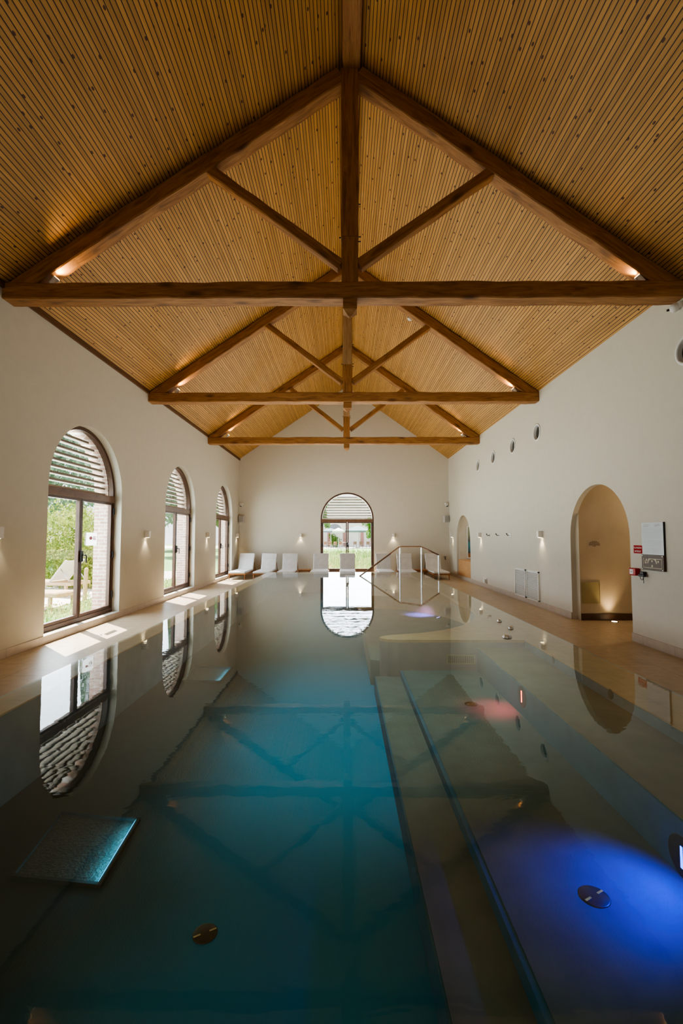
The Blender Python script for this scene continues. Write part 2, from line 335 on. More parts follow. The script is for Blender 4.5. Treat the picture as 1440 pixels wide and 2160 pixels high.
    def build(s, name, mat, parent=None, loc=None, recalc=True):
        me = bpy.data.meshes.new(name); me.from_pydata([tuple(p) for p in s.v], [], s.f)
        me.polygons.foreach_set('use_smooth', s.sm)
        if recalc:
            bm = bmesh.new(); bm.from_mesh(me); bmesh.ops.recalc_face_normals(bm, faces=bm.faces[:]); bm.to_mesh(me); bm.free()
        me.materials.append(mat); me.update()
        o = bpy.data.objects.new(name, me); COL.objects.link(o)
        if parent is not None: o.parent = parent
        if loc is not None: o.location = loc
        return o

def tag(o, label=None, cat=None, group=None, kind=None):
    if label: o['label'] = label
    if cat: o['category'] = cat
    if group: o['group'] = group
    if kind: o['kind'] = kind
    return o
def thing(name, label, cat, loc=(0, 0, 0), rz=0, group=None, kind=None):
    o = bpy.data.objects.new(name, None); o.empty_display_size = 0.1; COL.objects.link(o)
    o.location = loc; o.rotation_euler = (0, 0, rz); return tag(o, label, cat, group, kind)
def struct(o): o['kind'] = 'structure'; return o
def copy_tree(o, loc=None, parent=None, label=None):
    c = o.copy(); COL.objects.link(c); c.parent = parent
    if loc is not None: c.location = loc
    if label: c['label'] = label
    for ch in [x for x in bpy.data.objects if x.parent is o]: copy_tree(ch, None, c)
    return c

def panel(name, outer, holes, mapf, mat, thick, parent=None):
    """Flat plate with holes: outline in (u, v), thickness w from 0 to thick, placed through mapf(u, v, w)."""
    cu = bpy.data.curves.new('tmp', 'CURVE'); cu.dimensions = '2D'; cu.fill_mode = 'BOTH'; cu.extrude = thick / 2
    for pl in [outer] + holes:
        sp = cu.splines.new('POLY'); sp.points.add(len(pl) - 1); sp.use_cyclic_u = True
        for p, (u, v) in zip(sp.points, pl): p.co = (u, v, 0, 1)
    t = bpy.data.objects.new('tmp', cu); COL.objects.link(t)
    dg = bpy.context.evaluated_depsgraph_get(); me = bpy.data.meshes.new_from_object(t.evaluated_get(dg))
    bpy.data.objects.remove(t); bpy.data.curves.remove(cu)
    for v in me.vertices: v.co = Vector(mapf(v.co.x, v.co.y, v.co.z + thick / 2))
    bm = bmesh.new(); bm.from_mesh(me); bmesh.ops.remove_doubles(bm, verts=bm.verts[:], dist=1e-5); bmesh.ops.recalc_face_normals(bm, faces=bm.faces[:]); bm.to_mesh(me); bm.free()
    me.materials.clear(); me.materials.append(mat); me.name = name
    for p in me.polygons: p.use_smooth = False
    o = bpy.data.objects.new(name, me); COL.objects.link(o)
    if parent is not None: o.parent = parent
    return o
def arch(c, r, z0, zs, n=28):
    return [(c - r, z0), (c + r, z0)] + [(c + r * math.cos(PI * i / n), zs + r * math.sin(PI * i / n)) for i in range(n + 1)]
def text_mb(mb, txt, size, x, z, y=-0.001, mat=None, align='CENTER', sx=1.0):
    """Flat lettering in the local XZ plane, facing local -Y."""
    cu = bpy.data.curves.new('t', 'FONT'); cu.body = txt; cu.size = size; cu.align_x = align; cu.resolution_u = 3
    t = bpy.data.objects.new('t', cu); COL.objects.link(t)
    me = bpy.data.meshes.new_from_object(t.evaluated_get(bpy.context.evaluated_depsgraph_get()))
    mb.add([(v.co.x * sx + x, y, v.co.y + z) for v in me.vertices], [tuple(p.vertices) for p in me.polygons])
    bpy.data.objects.remove(t); bpy.data.curves.remove(cu); bpy.data.meshes.remove(me)
    return mb
def lamp(kind, name, loc, energy, color, size=0.1, aim=None, spot=60, blend=0.5, sy=None):
    l = bpy.data.lights.new(name, kind); l.energy = energy; l.color = color
    if kind == 'AREA':
        l.size = size
        if sy: l.shape = 'RECTANGLE'; l.size_y = sy
    elif kind == 'SUN': l.angle = size
    else: l.shadow_soft_size = size
    if kind == 'SPOT': l.spot_size = math.radians(spot); l.spot_blend = blend
    o = bpy.data.objects.new(name, l); COL.objects.link(o); o.location = loc
    if aim is not None: o.rotation_euler = (Vector(aim) - Vector(loc)).to_track_quat('-Z', 'Y').to_euler()
    return o

# ---------------------------------------------------------------- camera
cam = bpy.data.cameras.new('camera'); co = bpy.data.objects.new('camera', cam); COL.objects.link(co)
cam.sensor_fit = 'VERTICAL'; cam.sensor_height = 36; cam.lens = 960 / 2160 * 36; cam.clip_end = 400
co.location = (0, 0, CAMZ); co.rotation_euler = (PI / 2 + math.atan(52 / 960), 0, math.atan(6 / 960))
SC.camera = co

# ---------------------------------------------------------------- room shell
WIN_Y = (7.44, 11.66, 15.87); WR = 1.06; WZ0, WZS = 0.11, 2.24
PX0, PX1, PY0, PY1 = -2.37, 2.34, -2.8, 14.2
floor = struct(panel('floor', [(XL - .5, YB), (XL - .5, YF + .3), (8.2, YF + .3), (8.2, YB)], [[(PX0, PY0), (PX1, PY0), (PX1, PY1), (PX0, PY1)]],
               lambda u, v, w: (u, v, w - 0.1), M['tile'], 0.1))
wl = [(YB, 0), (YF + .25, 0), (YF + .25, EAVE + .02), (YB, EAVE + .02)]
holes = [arch(c, WR, WZ0, WZS) for c in WIN_Y]
struct(panel('wall_left', wl, holes, lambda u, v, w: (XL - w, u, v), M['plaster'], 0.23))
struct(panel('wall_left_outer', wl, [arch(c, WR - .05, WZ0, WZS) for c in WIN_Y], lambda u, v, w: (XL - .231 - w, u, v), M['brick'], 0.25))
FWX = 0.113
gable = [(XL, 0), (XR, 0), (XR, EAVE), (RX, RIDGE), (XL, EAVE)]
struct(panel('wall_far', gable, [arch(FWX, 1.05, WZ0, 2.19)], lambda u, v, w: (u, YF + w, v), M['plaster'], 0.12))
struct(panel('wall_far_outer', gable, [arch(FWX, 1.0, WZ0, 2.19)], lambda u, v, w: (u, YF + .121 + w, v), M['brick'], 0.2))
struct(panel('wall_back', gable, [], lambda u, v, w: (u, YB - w, v), M['plaster'], 0.2))
DOOR = arch(7.497, 0.868, -.012, 1.48); NICHE = arch(15.9, 0.9, -.012, 1.335)
vents = [(9.69, 3.726), (11.097, 3.71), (12.56, 3.69), (13.995, 3.685), (5.40, 3.75)]
vr = 0.155
def circ(c, r, n=24): return [(c[0] + r * math.cos(2 * PI * i / n), c[1] + r * math.sin(2 * PI * i / n)) for i in range(n)]
struct(panel('wall_right', [(YB, -.02), (YF, -.02), (YF, EAVE + .02), (YB, EAVE + .02)], [DOOR, NICHE] + [circ(c, vr) for c in vents],
             lambda u, v, w: (XR + w, u, v), M['plaster'], 0.09))
# corridor beyond the near archway, and the alcove beyond the far archway
mb = MB(); mb.box(4.222, 8.0, 8.24, 8.40, 0, 2.9); struct(mb.build('wall_corridor_end', M['plaster_tan']))
mb = MB(); mb.box(4.224, 8.0, 6.3, 6.42, 0, 2.9); struct(mb.build('wall_corridor_near', M['plaster_tan']))
mb = MB(); mb.box(8.0, 8.1, 6.3, 8.36, 0, 2.9); struct(mb.build('wall_corridor_back', M['plaster_tan']))
mb = MB(); mb.box(4.224, 8.1, 6.3, 8.36, 2.9, 3.0); struct(mb.build('ceiling_corridor', M['plaster_tan']))
mb = MB(); mb.box(4.222, 6.2, 16.74, 16.90, 0, 3.0); struct(mb.build('wall_alcove_end', M['plaster']))
mb = MB(); mb.box(6.2, 6.3, 14.6, 16.86, 0, 3.0); struct(mb.build('wall_alcove_back', M['plaster']))
mb = MB(); mb.box(4.224, 6.2, 14.6, 14.72, 0, 3.0); struct(mb.build('wall_alcove_near', M['plaster']))
mb = MB(); mb.box(4.224, 6.3, 14.6, 16.86, 3.0, 3.1); struct(mb.build('ceiling_alcove', M['plaster']))
mb = MB(); mb.box(4.17, 4.55, 15.002, 16.735, 0.0, 0.66); struct(mb.build('wall_alcove_counter', M['coping']))
# ceiling: two slopes of boards
mb = MB()
for (xa, za, xb, zb) in ((XL - .3, EAVE - .3 * .686, RX, RIDGE), (RX, RIDGE, XR + .3, EAVE - .3 * .7235)):
    mb.add([(xa, YB, za), (xa, YF + .2, za), (xb, YF + .2, zb), (xb, YB, zb), (xa, YB, za + .12), (xa, YF + .2, za + .12), (xb, YF + .2, zb + .12), (xb, YB, zb + .12)],
           [(0, 1, 2, 3), (4, 7, 6, 5), (0, 4, 5, 1), (3, 2, 6, 7), (0, 3, 7, 4), (1, 5, 6, 2)])
ceiling = struct(mb.build('ceiling', M['ceiling']))
mb = MB(); mb.box(XL, XL + .035, YB, YF, EAVE - .06, EAVE + .015); struct(mb.build('trim_1', M['trim']))
mb = MB(); mb.box(XL, XL + .018, YB, YF, 0, .108); struct(mb.build('baseboard_left', M['skirting']))
mb = MB()
for a, b in ((YB, 6.627), (8.367, YF)): mb.box(XR - .018, XR, a, b, 0, .12)
struct(mb.build('baseboard_right', M['skirting']))
mb = MB()
for a, b in ((XL, FWX - 1.06), (FWX + 1.06, XR)): mb.box(a, b, YF - .018, YF, 0, .108)
struct(mb.build('baseboard_far', M['skirting']))
mb = MB(); mb.box(4.224, 8.0, 8.222, 8.24, 0, .12); struct(mb.build('baseboard_corridor', M['brownboard']))

# ---------------------------------------------------------------- windows
def window(name, loc, rz, y0, r, z0, zs, label_bits, hinge_side):
    w = thing(name, None, None, loc, rz, kind='structure')
    fr = panel('frame', arch(0, r - .002, z0, zs), [arch(0, r - .06, z0 + .07, zs)], lambda u, v, t: (u, y0 + t, v), M['bronze'], 0.08, w)
    mb = MB(); mb.rbox(-r + .03, r - .03, y0 - .02, y0 + .085, zs - .125, zs - .005, .008); mb.build('transom', M['bronze_light'], w)
    for s in (-1, 1):
        sash = MB(); xa, xb = (s * .008, s * (r - .062)) ; x0, x1 = min(xa, xb), max(xa, xb)
        st = .045
        sash.box(x0, x0 + st, y0 + .01, y0 + .07, z0 + .07, zs - .126); sash.box(x1 - st, x1, y0 + .01, y0 + .07, z0 + .07, zs - .126)
        sash.box(x0 + st, x1 - st, y0 + .01, y0 + .07, z0 + .07, z0 + .12); sash.box(x0 + st, x1 - st, y0 + .01, y0 + .07, zs - .165, zs - .126)
        so = sash.build('sash', M['bronze'], w)
        g = MB(); g.box(x0 + st, x1 - st, y0 + .036, y0 + .044, z0 + .12, zs - .165); g.build('pane', M['glass'], so)
    panel('arch_pane', arch(0, r - .06, zs - .005, zs), [], lambda u, v, t: (u, y0 + .036 + t, v), M['glass'], 0.008, w)
    h = MB(); h.rbox(-.02, .035, y0 - .028, y0 + .01, 1.08, 1.26, .006); h.cyl((.012, y0 - .025, 1.19), (.012, y0 - .065, 1.19), .011)
    h.tube([(.012, y0 - .06, 1.19), (.05, y0 - .062, 1.18), (.058, y0 - .062, 1.16), (.058, y0 - .062, 1.06)], .011)
    h.build('handle', M['black'], w)
    for zz in (z0 + .32, z0 + 1.05, z0 + 1.85):
        for s in ((-1, 1) if hinge_side == 0 else (hinge_side,)):
            k = MB(); k.cyl((s * (r - .05), y0 - .012, zz - .06), (s * (r - .05), y0 - .012, zz + .06), .018, n=12); k.build('hinge', M['black'], w)
    sl = MB(); n = 9
    for i in range(n):
        zc = zs + .03 + i * (r - .1) / n; hw = math.sqrt(max(.02, (r - .06) ** 2 - (zc + .03 - zs) ** 2))
        sl.box(-hw, hw, y0 + .15, y0 + .25, zc - .018, zc + .018)
    sl.build('louver_slats', M['slat'], w)
    return w
for i, c in enumerate(WIN_Y): window('window_%d' % (i + 1), (XL, c, 0), PI / 2, 0.13, WR, WZ0, WZS, '', 1)
window('window_4', (FWX, YF, 0), 0, 0.012, 1.05, WZ0, 2.19, '', 0)
# notice stuck to the nearest window
t = thing('paper_notice', 'white paper notice with red mark stuck on the glass of the nearest arched window', 'notice', (XL - .158, 7.80, 1.45), PI / 2)
mb = MB(); mb.add([(-.165, -.001, -.11), (.165, -.001, -.11), (.165, -.001, .11), (-.165, -.001, .11)], [(0, 1, 2, 3)]); mb.build('sheet', M['paper'], t)
mb = MB(); mb.add([(-.03 + .05 * math.cos(a * PI / 8), -.004, .015 + .03 * math.sin(a * PI / 8)) for a in range(16)], [tuple(range(16))])
for zz in (.035, .012, -.01): mb.box(.03, .13, -.004, -.003, zz - .007, zz + .007)
mb.build('red_mark', M['red'], t)

# ---------------------------------------------------------------- roof trusses
def beam(name, p0, p1, w, h, mat, parent, wav=0.006, up=(0, 0, 1), bev=0.012):
    """Hewn timber from p0 to p1 (centre line); local X runs along it."""
    p0, p1 = Vector(p0), Vector(p1); d = p1 - p0; ln = d.length; d.normalize()
    z = Vector(up); z = (z - d * z.dot(d)).normalized(); y = z.cross(d)
    n = max(3, int(ln / .22)); vs = []; fs = []
    rnd = random.Random(name + str(round(p0.x, 2)) + str(round(p0.y, 1)))
    sec = [(-w / 2 + bev, -h / 2), (w / 2 - bev, -h / 2), (w / 2, -h / 2 + bev), (w / 2, h / 2 - bev), (w / 2 - bev, h / 2), (-w / 2 + bev, h / 2), (-w / 2, h / 2 - bev), (-w / 2, -h / 2 + bev)]
    for i in range(n + 1):
        jt = rnd.uniform(-wav, wav); jb = rnd.uniform(-wav, wav); js = rnd.uniform(-wav, wav) * .5
        for (a, b) in sec: vs.append((ln * i / n, a + js, b + (jt if b > 0 else jb)))
    for i in range(n): fs += [(i * 8 + k, i * 8 + (k + 1) % 8, (i + 1) * 8 + (k + 1) % 8, (i + 1) * 8 + k) for k in range(8)]
    fs += [tuple(range(8))[::-1], tuple(range(n * 8, n * 8 + 8))]
    mb = MB(); mb.add(vs, fs); o = mb.build(name, mat, parent)
    mw = Matrix((d, y, z)).transposed().to_4x4(); mw.translation = p0
    o.matrix_local = mw; return o
def truss(y, zb, label, pale_top):
    """y = front face of the timbers, zb = underside of the tie beam."""
    t = thing('roof_truss', label, 'roof truss', (0, y, 0), 0, 'oak roof trusses')
    D = .22; yc = D / 2; kx = .07; zt = zb + .205
    beam('tie_beam', (XL + .003, yc, zb + .1025), (XR - .003, yc, zb + .1025), D, .205, M['oak'], t, .008)
    split = 5.17
    beam('king_post', (kx, yc, zt), (kx, yc, split), .2, .2, M['oak'], t, .004, up=(1, 0, 0))
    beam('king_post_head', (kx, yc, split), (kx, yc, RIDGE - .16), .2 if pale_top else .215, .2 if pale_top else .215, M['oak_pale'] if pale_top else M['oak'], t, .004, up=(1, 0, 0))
    for s, xe, ze in ((-1, XL, EAVE), (1, XR, EAVE)):
        sl = (RIDGE - ze) / abs(xe - RX); a = math.atan(sl); th = .205; off = th / 2 / math.cos(a)
        x0 = kx + s * .11; z0 = RIDGE - abs(x0 - RX) * sl - off - .012
        x1 = xe - s * .06; z1 = RIDGE - abs(x1 - RX) * sl - off - .012
        if z1 - off < zt:            # foot stops on the tie beam
            pass
        beam('rafter', (x1, yc, z1), (x0, yc, z0), D - .03, th, M['oak'], t, .008)
        # strut from the foot of the king post up to the rafter
        xs, zs = kx + s * .11, zb + .205 + .24
        xr = kx + s * 1.74; zr = RIDGE - abs(xr - RX) * sl - 2 * off - .005
        beam('strut', (xs, yc - .02, zs), (xr, yc - .02, zr), .13, .125, M['oak'], t, .005)
    tip = MB(); hw = .085
    tip.box(kx - hw, kx + hw, yc - hw - .02, yc + hw - .02, zb - .13, zb)
    tip.add([(kx - hw, yc - hw - .02, zb - .13), (kx + hw, yc - hw - .02, zb - .13), (kx + hw, yc + hw - .02, zb - .13), (kx - hw, yc + hw - .02, zb - .13), (kx, yc - .02, zb - .215)],
            [(0, 1, 4), (1, 2, 4), (2, 3, 4), (3, 0, 4)])
    tip.build('post_tip', M['oak'], t)
    for zz, s in ((split + .03, 1), (split - .03, 1), (split + .02, -1), (split + .45, 1)):
        b = MB(); b.cyl((kx + s * .1, yc - .04, zz), (kx + s * .135, yc - .04, zz), .007, n=8); b.build('bolt', M['black'], t)
    return t
TR = ((5.38, 4.39), (9.53, 4.355), (13.77, 4.325))
truss(*TR[0], 'nearest dark oak roof truss spanning the full width of the picture overhead', False)
truss(*TR[1], 'middle oak roof truss between the nearest and the farthest trusses', True)
truss(*TR[2], 'farthest and smallest oak roof truss, closest to the gable wall', True)
rb = beam('ridge_beam', (RX, YB + .01, RIDGE - .10), (RX, YF - .01, RIDGE - .10), .225, .14, M['oak'], None, .003)
tag(rb, 'long dark oak ridge beam running along the peak of the ceiling', 'beam')

def uplight(x, y, zt, label, s, e):
    t = thing('uplight', label, 'spotlight', (x, y, zt), 0, 'uplights on the tie beams')
    d = Vector((-s * .62, 0, .78)).normalized(); p = Vector((0, 0, .012))
    mb = MB(); mb.cyl((0, 0, 0), (0, 0, .012), .03); mb.cyl(p, p + d * .10, .038, n=18); mb.build('housing', M['lamp_white'], t)
    mb = MB(); mb.cyl(p + d * .1005, p + d * .104, .033, n=18); mb.build('lens', M['glow_spot'], t)
    q = Vector((x, y, zt)) + p + d * .13
    lamp('SPOT', 'uplight_lamp', q, e, (1, .66, .30), .03, q + d, 110, .8)
for i, (y, zb) in enumerate(TR):
    pos = ('nearest', 'middle', 'farthest')[i]
    for s in (-1, 1):
        uplight(-3.62 if s < 0 else 3.66, y + .07, zb + .205, 'small white uplight on the %s end of the %s tie beam' % (('left', 'right')[s > 0], pos), s, 26)
# smoke detector
t = thing('smoke_detector', 'small white smoke detector on the right ceiling slope beyond the nearest truss', 'smoke detector', (1.5, 10.2, RIDGE - (1.5 - RX) * .7235))
mb = MB(); mb.lathe([(.055, 0), (.055, -.02), (.04, -.035), (0, -.037)]); o = mb.build('detector_body', M['white'], t); o.rotation_euler = (0, math.atan(.7235), 0)
M['led'] = M['glow_red']
mb = MB(); mb.ball((.02, 0, -.037), .006); o = mb.build('indicator', M['red'], t); o.rotation_euler = (0, math.atan(.7235), 0)

# ---------------------------------------------------------------- wall lamps
def sconce(loc, rz, label, e=5):
    t = thing('wall_sconce', label, 'wall lamp', loc, rz, 'small white wall lamps')
    mb = MB(); mb.rbox(-.045, .045, -.10, 0, -.07, .07, .006); mb.build('shade', M['lamp_white'], t)
    mb = MB(); mb.cyl((0, -.05, -.0705), (0, -.05, -.074), .032, n=16); mb.build('lens', M['glow_warm'], t)
    q = Matrix.Rotation(rz, 4, 'Z') @ Vector((0, -.055, -.085)) + Vector(loc)
    lamp('SPOT', 'sconce_lamp', q, e, (1, .80, .52), .03, q - Vector((0, 0, 1)), 100, .6)
LZ = 1.54
sconce((XL, 5.40, LZ), PI / 2, 'small white wall lamp on the left wall before the nearest window')
sconce((XL, 9.55, LZ), PI / 2, 'small white wall lamp between the nearest and the middle window')
sconce((XL, 13.83, LZ), PI / 2, 'small white wall lamp between the middle and the farthest side window')
sconce((XL, 17.6, LZ), PI / 2, 'small white wall lamp on the left wall by the far corner')
sconce((XR, 9.555, LZ), -PI / 2, 'small white wall lamp above the white louvered vents on the right wall')
sconce((XR, 13.82, LZ), -PI / 2, 'small white wall lamp on right wall beside the coat hooks')
sconce((XR, 17.38, LZ), -PI / 2, 'small white wall lamp between the far alcove and the right corner')
sconce((-1.73, YF, LZ), 0, 'small white wall lamp on the end wall left of the arched window')
sconce((1.927, YF, LZ), 0, 'small white wall lamp on the end wall right of the arched window')

# ---------------------------------------------------------------- fittings on the right wall (local X runs toward the camera, faces the room)
def rwall(name, label, cat, y, z, group=None): return thing(name, label, cat, (XR, y, z), -PI / 2, group)
for (y, z), nm in zip(vents, ('nearest the third alongside lamp', '', '', '', '')):
    lab = {9.69: 'round dark air vent high above the louvered vents, largest of the row of four',
           11.097: 'round air vent second from the largest in the row of four',
           12.56: 'round air vent third in the row of four, above the coat hooks',
           13.995: 'round air vent smallest and deepest in the row, nearest the far wall',
           5.40: 'round air vent cut by the right edge of the picture'}[y]
    t = rwall('air_vent', lab, 'air vent', y, z, 'round air vents high on the right wall')
    mb = MB(); n = 28
    R1, R0 = vr + .035, vr - .002
    prof = [(R1, -.001), (R1, -.012), (R0 + .004, -.018), (R0, -.002), (R0, .06)]
    vs = []; fs = []
    for r_, yy in prof: vs += [(r_ * math.cos(2 * PI * k / n), yy, r_ * math.sin(2 * PI * k / n)) for k in range(n)]
    for i in range(len(prof) - 1): fs += [(i * n + k, i * n + (k + 1) % n, (i + 1) * n + (k + 1) % n, (i + 1) * n + k) for k in range(n)]
    mb.add(vs, fs, True); mb.build('collar', M['white'], t)
    mb = MB(); mb.cyl((0, .05, 0), (0, .065, 0), vr - .004, n=28); mb.cyl((0, .035, 0), (0, .05, 0), .04, .07, n=20); mb.build('nozzle', M['duct'], t)
for k, (ya, yb, lab) in enumerate(((11.06, 10.42, 'white louvered vent panel with horizontal slats, the one farther from the archway'), (10.37, 9.72, 'white louvered vent panel with horizontal slats, the one nearer the archway'))):
    t = rwall('louvered_vent', lab, 'vent', (ya + yb) / 2, .42, 'white louvered vents low on the right wall'); w = (ya - yb) / 2
    mb = MB(); z0, z1 = -.31, .325
    mb.box(-w, -w + .03, -.035, -.003, z0, z1); mb.box(w - .03, w, -.035, -.003, z0, z1); mb.box(-w, w, -.035, -.003, z0, z0 + .03); mb.box(-w, w, -.035, -.003, z1 - .03, z1)
    mb.build('vent_frame', M['white'], t)
    mb = MB(); mb.box(-w + .03, w - .03, -.006, -.003, z0 + .03, z1 - .03); mb.build('backing', M['grille_grey'], t)
    mb = MB()
    for i in range(17):
        zc = z0 + .05 + i * (z1 - z0 - .09) / 16
        mb.box(-w + .03, w - .03, -.016, .012, -.003, .003, Matrix.Translation((0, -.02, zc)) @ Euler((math.radians(35), 0, 0)).to_matrix().to_4x4())
    mb.build('slats', M['white'], t)
for y, lab in ((13.0, 'coat hook nearest the wall lamp, first of three'), (12.2, 'coat hook in the middle of the three on the right wall'), (11.4, 'coat hook nearest the archway, last of three')):
    t = rwall('coat_hook', lab, 'hook', y, 1.53, 'steel coat hooks on the right wall')
    mb = MB(); mb.rbox(-.05, .05, -.012, -.001, -.03, .03, .004); mb.build('hook_mount', M['steel'], t)
    mb = MB(); mb.tube([(.0, -.01, .0), (0, -.06, -.01), (0, -.08, .02)], .012); mb.ball((0, -.085, .03), .018); mb.build('hook_arm', M['dark_steel'], t)
t = rwall('power_socket', 'small white double power socket low on the right wall near the far alcove', 'socket', 13.43, .21)
mb = MB(); mb.rbox(-.16, .16, -.03, -.001, -.08, .08, .006); mb.build('socket_plate', M['white'], t)
mb = MB(); mb.rbox(.05, .14, -.06, -.03, -.06, .05, .01); mb.build('socket_cover', M['grey_plastic'], t)
t = rwall('no_diving_sign', 'small red sign with white words PLONGEON INTERDIT beside the archway', 'sign', 6.451, 1.311)
mb = MB(); mb.box(-.092, .092, -.004, 0, -.056, .056); mb.build('sign_plate', M['sign_red'], t)
mb = MB(); text_mb(mb, 'PLONGEON', .038, 0, .010, -.0055, sx=.80); text_mb(mb, 'INTERDIT', .038, 0, -.040, -.0055, sx=.86); mb.build('lettering', M['letter'], t)
t = rwall('rules_board', 'tall pale rules board full of small print above the brown plan', 'notice board', 6.115, 1.462)
mb = MB(); mb.box(-.213, .213, -.022, -.001, -.213, .217); mb.build('board', M['poster'], t)
mb = MB(); mb.box(.2135, .219, -.024, -.001, -.213, .219); mb.build('edge', M['black'], t)
mb = MB(); text_mb(mb, 'Lali N', .042, .10, .165, -.0235)
mb.box(-.18, -.045, -.0235, -.023, .185, .19); mb.box(-.18, -.075, -.0235, -.023, .163, .168)
mb.build('heading', M['ink'], t)
mb = MB(); r2 = random.Random(3)
for i in range(19):
    zz = .135 - i * .0175; x = -.17
    if i in (8, 14): continue
    while x < .16:
        ln = r2.uniform(.012, .045); mb.box(x, min(x + ln, .185), -.0235, -.023, zz - .0024, zz + .0024); x += ln + .007
    if i % 2 == 0: mb.box(-.195, -.185, -.0235, -.023, zz - .004, zz + .004)
mb.build('small_print', M['ink_light'], t)
t = rwall('plan_board', 'brown board with a cream outline plan, under the pale rules board', 'plan board', 6.112, 1.143)
mb = MB(); mb.box(-.216, .216, -.034, -.001, -.105, .105); mb.build('board', M['brownboard'], t)
mb = MB(); y0, y1 = -.036, -.035
def ln(a, b, c, d): mb.box(a, b, y0, y1, c, d)
ln(-.185, .185, -.075, -.066); ln(-.185, -.177, -.075, .055); ln(.177, .185, -.075, .055); ln(.05, .185, .046, .055); ln(-.185, -.16, .035, .055)
for a in range(12):
    a0, a1 = PI * a / 12, PI * (a + 1) / 12
    mb.add([(-.005 + .075 * math.cos(a0), -.0355, -.012 + .06 * math.sin(a0)), (-.005 + .075 * math.cos(a1), -.0355, -.012 + .06 * math.sin(a1)), (-.005 + .095 * math.cos(a1), -.0355, max(-.012, min(.055, -.012 + .095 * math.sin(a1)))), (-.005 + .095 * math.cos(a0), -.0355, max(-.012, min(.055, -.012 + .095 * math.sin(a0))))], [(0, 1, 2, 3)])
for cx, cz in ((-.005, .022), (-.005, -.045), (.115, .018), (-.13, -.002), (-.115, .035)):
    mb.add([(cx + .016 * math.cos(a * PI / 8), -.0362, cz + .016 * math.sin(a * PI / 8)) for a in range(16)], [tuple(range(16))])
ln(-.165, -.10, .02, .026); ln(-.165, -.158, -.02, .026)
mb.build('plan_lines', M['cream'], t)
for x in (-.195, .195):
    for z in (-.088, .088): mb = MB(); mb.cyl((x, -.034, z), (x, -.038, z), .006, n=8); mb.build('screw', M['steel'], t)
t = rwall('alarm_call_point', 'red emergency call box with white plate beside the archway', 'alarm box', 6.489, .997)
mb = MB(); mb.rbox(-.072, .072, -.075, -.001, -.052, .052, .012); mb.build('mounting_case', M['red'], t)
mb = MB(); mb.box(-.045, .03, -.078, -.074, -.034, .034); mb.build('plate', M['white'], t)
mb = MB(); mb.cyl((-.008, -.078, 0), (-.008, -.081, 0), .008, n=12); mb.build('dot', M['black'], t)
t = rwall('bracket_hook', 'black wall bracket with dangling cord right of the red alarm box', 'bracket', 6.322, .975)
mb = MB(); mb.rbox(-.038, .038, -.05, -.001, -.005, .035, .006); mb.rbox(-.062, .062, -.062, -.02, -.035, .0, .01); mb.build('bracket', M['black'], t)
mb = MB(); mb.tube([(-.03, -.05, -.03), (-.025, -.05, -.06), (0, -.05, -.08), (.025, -.05, -.075), (.04, -.05, -.03), (.042, -.05, -.12)], .004, 6); mb.build('cord', M['black'], t)
# corridor fittings
t = thing('notice_sign', 'faint paper notice with five short lines on the brown corridor wall', 'notice', (4.497, 8.24, 1.35))
mb = MB(); mb.box(-.125, .125, -.003, 0, -.085, .085); mb.build('sheet', M['notice'], t)
mb = MB(); r2 = random.Random(5)
for zz, hw in ((.055, .05), (.033, .09), (.012, .10), (-.009, .10), (-.03, .035)):
    x = -hw
    while x < hw - .01:
        l_ = r2.uniform(.015, .04); mb.box(x, min(x + l_, hw), -.0045, -.0035, zz - .0045, zz + .0045); x += l_ + .005
mb.build('small_print', M['brownboard'], t)
t = thing('access_panel', 'square ochre access panel set low in the brown corridor wall', 'access panel', (4.405, 8.24, .486))
mb = MB(); mb.box(-.158, .158, -.006, 0, -.18, .18); mb.build('door', M['panel'], t)
mb = MB()
for a in ((-.166, -.158, -.188, .188), (.158, .166, -.188, .188), (-.158, .158, -.188, -.18), (-.158, .158, .18, .188)): mb.box(a[0], a[1], -.009, 0, a[2], a[3])
mb.build('panel_frame', M['panel'], t)
t = thing('floor_uplight', 'small round recessed light in the corridor floor shining up the wall', 'floor lamp', (4.72, 8.08, 0))
mb = MB(); mb.lathe([(.065, 0), (.065, .006), (.045, .008)]); mb.build('rim', M['steel'], t)
mb = MB(); mb.lathe([(.044, .0), (.044, .0085), (0, .009)]); mb.build('lens', M['glow_warm'], t)
lamp('SPOT', 'floor_uplight_lamp', (4.72, 8.12, .03), 16, (1, .72, .40), .03, (4.69, 8.19, 1.0), 75, .9)
lamp('POINT', 'corridor_fill', (6.0, 7.3, 2.4), 26, (1, .80, .55), .2)  # added fill without a fitting, brightens the corridor
lamp('POINT', 'alcove_lamp', (5.4, 15.6, 2.4), 14, (1, .85, .68), .2)
t = thing('framed_painting', 'white framed abstract painting in blue and rust inside the far alcove', 'painting', (4.80, 16.74, .72))
mb = MB(); mb.box(-.28, .28, -.012, -.002, .02, 1.12); mb.build('canvas', M['painting'], t)
mb = MB()
for a in ((-.32, -.28, -.02, 1.16), (.28, .32, -.02, 1.16), (-.28, .28, -.02, .02), (-.28, .28, 1.12, 1.16)): mb.box(a[0], a[1], -.03, -.001, a[2], a[3])
mb.build('frame', M['white'], t)
